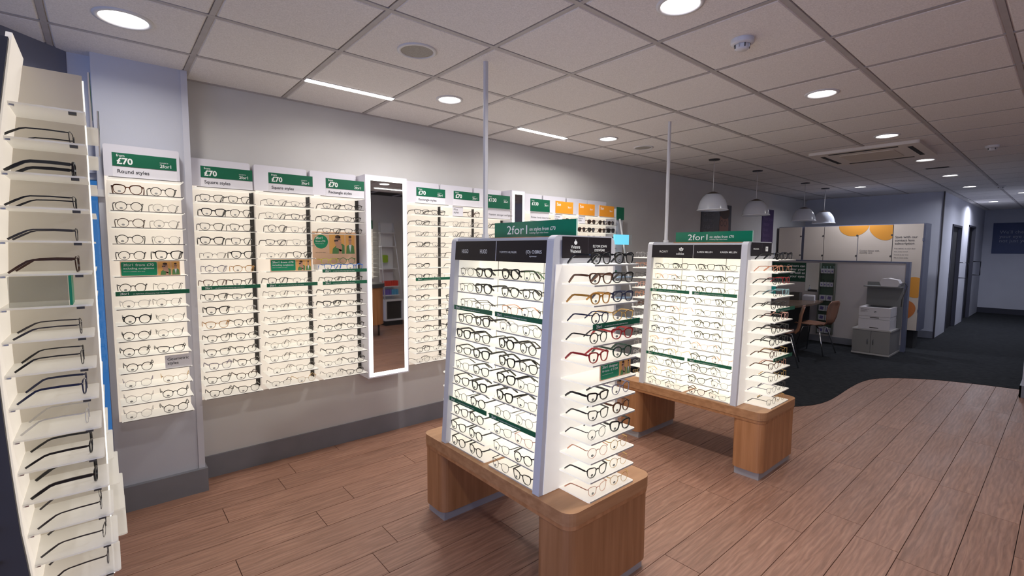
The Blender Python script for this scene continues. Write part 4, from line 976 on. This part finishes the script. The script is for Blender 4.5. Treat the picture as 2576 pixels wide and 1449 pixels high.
tp = box('tall_panel', (0, 0.018, -2.19, -1.81, 0.305, 2.025), cream_m, CB)
for z in (0.6, 1.75): box('hinge', (-0.004, 0.02, -2.20, -2.185, z, z + 0.05), fgrey_m, tp)
def blob(parent, cy, cz, ry, rz_, a, m, clip, x=-0.0015):
    pts = []
    for i in range(40):
        t_ = 2 * PI * i / 40; u, v = ry * math.cos(t_) * (1 + .12 * math.sin(t_)), rz_ * math.sin(t_)
        y, z = cy + u * math.cos(a) - v * math.sin(a), cz + u * math.sin(a) + v * math.cos(a)
        pts.append((min(max(y, clip[0]), clip[1]), min(max(z, clip[2]), clip[3])))
    b = MB(); b.add([(x, p[0], p[1]) for p in pts], [tuple(range(40))[::-1]]); return b.build('printed_shape', m, parent)
om = mat('print_orange', (0.62, 0.26, 0.03), 0.5); om2 = mat('print_deep_orange', (0.50, 0.15, 0.03), 0.5)
blob(CB, -1.26, 2.0, 0.22, 0.16, -0.15, om, (-1.49, -1.02, 1.84, 2.019)); blob(CB, -1.66, 1.97, 0.17, 0.22, -0.5, om, (-1.80, -1.48, 1.7, 2.019))
blob(CB, -2.12, 1.0, 0.16, 0.17, -.5, om, (-2.189, -1.9, .7, 1.3)); blob(CB, -2.02, 0.62, 0.13, 0.17, 0.4, om2, (-2.189, -1.812, .4, .85))
text('Save with our\ncontact lens\nsubscription', (-0.003, -1.835, 1.80), 0.052, inkd_m, CB, '-x', 0.004)
text('Free delivery to your door\n\nSave every month\n\nCancel at any time\n\nAsk in store today', (-0.003, -1.835, 1.62), 0.025, inkd_m, CB, '-x')
text('Contact lenses with\nmonthly care', (-0.003, -1.36, 1.58), 0.034, inkd_m, CB, '-x', .004)
# green poster and mirror and care display on the partition
gp = poster('poster', 'green hearing poster on the low partition', (0.60, 0.34), mat('poster_green', (0.0, 0.055, 0.028), 0.4), (9.06, -0.395, 1.20), '-x')
text('Drivers can\nalter your\nas well as\nyour eyes', (0.285, -0.0135, 0.09), 0.062, ink_m, gp, '-y', 0.012, align='RIGHT')
t = thing('desk_mirror', 'rectangular mirror on the low partition above the desk', 'mirror', (9.055, -0.80, 0.87))
box('glass', (-0.008, 0, -0.105, 0.105, 0, 0.50), mirror_m, t); box('back', (0, 0.004, -0.11, 0.11, -0.005, 0.505), fgrey_m, t)
ls = thing('lens_care_display', 'narrow green backed lens care display on the low partition', 'display unit', (9.04, -1.05, 0.15))
box('back', (-0.005, 0.015, -0.11, 0.11, 0, 1.22), mat('case_green', (0.05, 0.09, 0.06), 0.5), ls)
for s in (-1, 1): box('side', (-0.09, 0.0, s * 0.112 - 0.006, s * 0.112 + 0.006, 0, 1.22), mat('case_edge', (0.10, 0.11, 0.09), 0.4), ls)
for z in (0.02, 0.24, 0.40, 0.58, 0.82, 1.05): box('shelf', (-0.085, -0.005, -0.105, 0.105, z - 0.008, z), clear_m, ls)
cart_m = mat('carton_white', (0.42, 0.42, 0.46), 0.5); carp_m = mat('carton_violet', (0.10, 0.08, 0.22), 0.5)
for r, z in enumerate((1.05, 0.82)):
    for i in range(4):
        y = -1.05 + 0.075 - 0.05 * i
        b = thing('lens_care_carton', 'white carton, %s in %s carton row' % (('first', 'second', 'third', 'last')[i], ('upper', 'lower')[r]), 'carton', (8.98, y, 0.151 + z), group='lens care cartons')
        box('box', (-0.02, 0.02, -0.022, 0.022, 0, 0.075), cart_m, b); MB().disc((-0.0205, 0, 0.035), 0.012, 10, 'x').build('logo', carp_m, b)
        g = thing('solution_bottle', 'small dark bottle above %s carton, %s row' % (('first', 'second', 'third', 'last')[i], ('upper', 'lower')[r]), 'bottle', (9.02, y, 0.151 + z), group='lens solution bottles')
        MB().lathe([(0.0005, 0), (0.015, 0), (0.015, 0.09), (0.008, 0.10), (0.008, 0.12), (0.0005, 0.12)], 10).build('body', mat('bottle_dark', (0.05, 0.08, 0.07), 0.3), g)
for r, z in enumerate((0.58, 0.40, 0.24, 0.02)):
    for i in range(2):
        b = thing('lens_care_carton', 'wide carton, %s on %s wide row' % (('left', 'right')[i], ('top', 'second', 'third', 'lowest')[r]), 'carton', (8.99, -1.05 + 0.052 - 0.104 * i, 0.151 + z), group='lens care cartons')
        box('box', (-0.025, 0.025, -0.048, 0.048, 0, 0.095), cart_m, b)
        MB().add([(-0.0255, -0.02, 0.02), (-0.0255, 0.03, 0.03), (-0.0255, 0.02, 0.08), (-0.0255, -0.03, 0.07)], [(0, 1, 2, 3)]).build('print', carp_m, b)
# desk
dk = thing('desk', 'dark topped consulting desk with rounded end by the partition', 'desk', (7.9, -0.55, 0))
dpts = [(-0.55, 0.45), (-0.62, -0.2), (-0.5, -0.42), (-0.25, -0.52), (0.2, -0.56), (0.6, -0.55), (0.95, -0.5), (0.97, 0.45)]
MB().prism(dpts[::-1] if False else dpts, 0.71, 0.74).build('desk_top', mat('desk_walnut', (0.13, 0.085, 0.06), 0.25), dk)
MB().prism([(-0.3, 0.2), (-0.3, -0.2), (0.95, -0.3), (0.95, 0.2)], 0.0, 0.71).build('pedestal', mat('pedestal_dark', (0.02, 0.02, 0.022), 0.6), dk)
t = thing('monitor', 'black monitor with teal screen on the desk', 'monitor', (7.35, -0.62, 0.74), 0.5)
MB().box(-0.08, 0.08, -0.06, 0.06, 0, 0.012).box(-0.015, 0.015, -0.01, 0.01, 0.012, 0.12).build('stand', clip_m, t)
box('bezel', (-0.02, 0.0, -0.22, 0.22, 0.1, 0.36), clip_m, t); box('screen', (-0.022, -0.0202, -0.21, 0.21, 0.11, 0.35), mat('screen_teal', (0.0, 0.05, 0.05), .4, emis=(0.0, 0.18, 0.16), es=0.5), t)
t = thing('sanitiser_bottle', 'clear pump bottle standing on the desk', 'bottle', (8.2, -0.50, 0.74))
MB().lathe([(0.0005, 0), (0.032, 0), (0.034, 0.1), (0.012, 0.125), (0.012, 0.14)], 16).build('body', mat('bottle_pale', (0.35, 0.37, 0.42), 0.2), t)
MB().lathe([(0.012, 0.14), (0.006, 0.15), (0.006, 0.175), (0.016, 0.178), (0.0005, 0.186)], 12).build('pump', white_m, t)
t = thing('pen_box', 'black open box on the desk under the mirror', 'box', (8.62, -0.70, 0.74))
MB().box(-0.06, 0.06, -0.075, 0.075, 0, 0.005).box(-0.06, -0.055, -0.075, 0.075, 0.005, 0.13).box(0.055, 0.06, -0.075, 0.075, 0.005, 0.13).box(-0.055, 0.055, -0.075, -0.07, 0.005, 0.13).box(-0.055, 0.055, 0.07, 0.075, 0.005, 0.13).build('body', clip_m, t)
t = thing('leaflet_tray', 'white leaflet tray beside the black box', 'tray', (8.7, -0.88, 0.74))
MB().box(-0.05, 0.05, -0.09, 0.09, 0, 0.01).box(-0.05, -0.045, -0.09, 0.09, 0.01, 0.07).build('tray', cart_m, t); box('leaflet', (-0.03, 0.04, -0.08, 0.08, 0.012, 0.09), card_m, t)
# chairs
ply_m = mat('plywood_brown', rough=0.4, fn=noise_col((0.22, 0.10, 0.06), (0.28, 0.135, 0.085), 3, 5, (8, 8, 1)))
def chair(x, y, rz, label):
    t = thing('dining_chair', label, 'chair', (x, y, 0), rz, group='plywood chairs at the desk')
    def shell(prof, name, wfun):
        b = MB(); vs = []; n = 8
        for (py, pz, w) in prof:
            for i in range(n + 1):
                u = -1 + 2 * i / n; vs.append((u * w, py - 0.03 * u * u * (1 if name == 'backrest' else 0), pz + (0.0 if name == 'backrest' else 0.02 * u * u)))
        m_ = len(prof); fs = [(r * (n + 1) + i, r * (n + 1) + i + 1, (r + 1) * (n + 1) + i + 1, (r + 1) * (n + 1) + i) for r in range(m_ - 1) for i in range(n)]
        b.add(vs, fs, 0, True); o = b.build(name, ply_m, t); md = o.modifiers.new('solid', 'SOLIDIFY'); md.thickness = 0.011; return o
    # local +y is forward; back at -y
    shell([(0.22, 0.43, 0.17), (0.18, 0.445, 0.2), (0.05, 0.44, 0.21), (-0.08, 0.435, 0.19), (-0.15, 0.45, 0.14)], 'seat', None)
    shell([(-0.15, 0.45, 0.12), (-0.19, 0.50, 0.13), (-0.205, 0.58, 0.17), (-0.215, 0.70, 0.195), (-0.235, 0.79, 0.18), (-0.245, 0.825, 0.12)], 'backrest', None)
    for sx in (-1, 1):
        for sy in (-1, 1):
            MB().tube([(sx * 0.06, sy * 0.05, 0.425), (sx * 0.13, sy * 0.12, 0.40), (sx * 0.22, sy * 0.21 - 0.02, 0.0)], 0.009, 8).build('leg', chrome_m, t)
chair(6.76, -1.17, 0.3, 'brown plywood chair nearest the rear island')
chair(7.93, -1.22, -0.1, 'brown plywood chair nearest the lens care display')
# printer cabinet, printer, stand
kc = thing('printer_cabinet', 'low grey two door cabinet under the printer', 'cabinet', (8.42, -1.835, 0))
cg_m = mat('cabinet_grey', (0.22, 0.21, 0.20), 0.45)
box('body', (0.02, 0.62, -0.235, 0.235, 0.03, 0.375), cg_m, kc); box('top', (-0.005, 0.63, -0.245, 0.245, 0.375, 0.395), mat('cab_top', (0.42, 0.40, 0.38), 0.4), kc); box('base', (-0.002, 0.62, -0.24, 0.24, 0.0, 0.03), mat('cab_top', ), kc)
for a, b, hy in ((0.002, 0.235, 0.035), (-0.235, -0.002, -0.035)):
    d = box('door', (0.0, 0.018, a, b, 0.035, 0.37), cg_m, kc)
    MB().tube([(-0.002, hy, 0.16), (-0.022, hy, 0.165), (-0.022, hy, 0.235), (-0.002, hy, 0.24)], 0.005, 6).build('handle', chrome_m, d)
pr_ = thing('printer', 'white desktop laser printer with two paper trays', 'printer', (8.42, -1.86, 0.396))
pw_m = mat('printer_white', (0.60, 0.57, 0.58), 0.4)
box('lower_body', (0.0, 0.40, -0.195, 0.195, 0, 0.155), pw_m, pr_); box('upper_body', (0.0, 0.40, -0.195, 0.195, 0.20, 0.335), pw_m, pr_); box('paper_tray', (0.004, 0.40, -0.192, 0.192, 0.158, 0.197), pw_m, pr_)
box('output_slot', (0.06, 0.34, -0.16, 0.12, 0.335, 0.338), dark_m, pr_)
for z in (0.02, 0.175): box('tray_grip', (-0.003, 0.0, -0.06, 0.05, z, z + 0.012), clip_m, pr_)
MB().disc((-0.001, -0.01, 0.27), 0.015, 16, 'x').build('badge', clip_m, pr_)
q = MB()
for i_, w_ in enumerate((0.11, 0.08, 0.09, 0.06)): q.box(-0.0015, -0.0005, 0.175 - w_, 0.175, 0.300 - 0.014 * i_, 0.304 - 0.014 * i_)
q.build('fascia_print', clip_m, pr_)
text('hp', (-0.002, -0.001, 0.262), 0.022, ink_m, pr_, '-x', 0.01)
st = thing('label_stand', 'grey raised stand behind the printer holding a small white machine', 'stand', (8.86, -1.88, 0))
box('back_board', (0.0, 0.02, -0.23, 0.23, 0.396, 1.10), mat('stand_grey', (0.16, 0.16, 0.155), 0.5), st); box('ledge', (-0.22, 0.0, -0.23, 0.23, 1.03, 1.045), mat('stand_grey'), st)
t = thing('label_printer', 'small rounded white machine on the grey stand', 'printer', (8.75, -1.97, 1.046))
MB().prism([(-0.10, 0.0), (0.10, 0.0), (0.125, 0.06), (0.10, 0.115), (0.02, 0.125), (-0.1, 0.10), (-0.125, 0.05)], -0.09, 0.09, 'x').build('body', pw_m, t)
box('foot', (-0.08, 0.08, -0.09, 0.09, 0.0, 0.004), clip_m, t)
t = thing('power_cable', 'black cable hanging from the small white machine', 'cable', (8.8, -2.09, 1.09))
MB().tube([(-0.02, 0.0, 0), (0.0, -0.04, 0.02), (0.0, -0.07, -0.04), (-0.02, -0.05, -0.14), (-0.02, -0.02, -0.25), (-0.03, -0.02, -0.352)], 0.006, 6).build('cord', clip_m, t)
# ------------------------------------------------------------------ opposite side, seen in the tall mirror
ob = thing('display_bay', 'lit display bay seen only in the tall mirror', 'display unit', (3.50, -6.14, 0), PI, group='lit wall display bays')
box('light_panel', (-0.33, 0.33, -0.05, 0.0, 0.95, 1.97), lit_m, ob); box('header_panel', (-0.33, 0.33, -0.06, 0.0, 1.97, 2.15), green_m, ob)
for k in range(11): put('shelf', shelf_me(0.64, 0.3), ob, (0, -0.05, 1.0 + 0.09 * k))
ps = thing('product_stand', 'leaning white accessory stand reflected in the tall mirror', 'display stand', (4.06, -5.75, 0))
box('plinth', (-0.19, 0.19, -0.2, 0.12, 0, 0.1), dark_m, ps)
MB().box(-0.2, 0.2, -0.22, 0.14, 0.1, 0.13).box(-0.2, -0.17, -0.22, 0.14, 0.13, 0.5).box(0.17, 0.2, -0.22, 0.14, 0.13, 0.5).box(-0.2, 0.2, -0.22, 0.14, 0.5, 0.53).build('base_box', white_m, ps)
box('base_panel', (-0.17, 0.17, 0.05, 0.1, 0.13, 0.5), slot_m, ps)
box('back_panel', (-0.15, 0.15, -0.22, -0.2, 0.53, 2.1), white_m, ps)
for sx in (-1, 1): MB().tube([(sx * 0.15, -0.18, 2.1), (sx * 0.2, 0.13, 0.5)], 0.01, 6).build('rail', white_m, ps)
for z, d in ((0.62, .2), (0.80, .18), (1.16, .12), (1.62, .1), (1.9, .06)): box('shelf', (-0.17, 0.17, -0.2, -0.2 + d + 0.05, z - 0.015, z), white_m, ps)
for z, cols in ((0.80, ((0.6, 0.05, 0.03), (0.6, 0.05, 0.03))), (0.62, ((0.15, 0.1, 0.35), (0.08, 0.3, 0.5)))):
    for i, c in enumerate(cols):
        for j in range(3):
            nm = {0: 'red', 1: 'red'}[i] if z == 0.80 else ('violet', 'blue')[i]
            b = thing('product_pack', '%s pack, %s on the %s shelf of the reflected stand' % (nm, ORD[i * 3 + j] if i * 3 + j else 'first', 'upper' if z == .8 else 'lower'), 'pack', (4.06 - 0.13 + 0.052 * (i * 3 + j), -5.78, z), group='packs on the reflected stand')
            box('pack', (-0.023, 0.023, -0.05, 0.05, 0.001, 0.11), mat('pack_' + nm, c, 0.5), b)
b = thing('case_pouch', 'lime green pouch hanging on the reflected stand', 'pouch', (4.0, -5.9, 1.28))
MB().prism(rrect(-0.06, 0.06, 0, 0.16, 0.03, 4), -0.02, 0.03, 'y').build('pouch', mat('lime_fabric', (0.25, 0.4, 0.02), 0.7), b)
ct = thing('curved_counter', 'curved oak counter with dark top reflected in the tall mirror', 'counter', (3.12, -4.85, 0))
MB().lathe([(0.30, 0.22), (0.30, 0.88)], 40).build('oak_front', oak_m, ct); MB().lathe([(0.0005, 0.95), (0.33, 0.95), (0.33, 0.88), (0.0005, 0.88)], 40, smooth=False).build('counter_top', mat('counter_dark', (0.06, 0.06, 0.065), .3), ct)
for a in (0.6, 2.7, 4.7): MB().tube([(0.22 * math.cos(a), 0.22 * math.sin(a), 0.22), (0.22 * math.cos(a), 0.22 * math.sin(a), 0)], 0.018, 8).build('leg', clip_m, ct)
print('glasses things:', NGL[0])
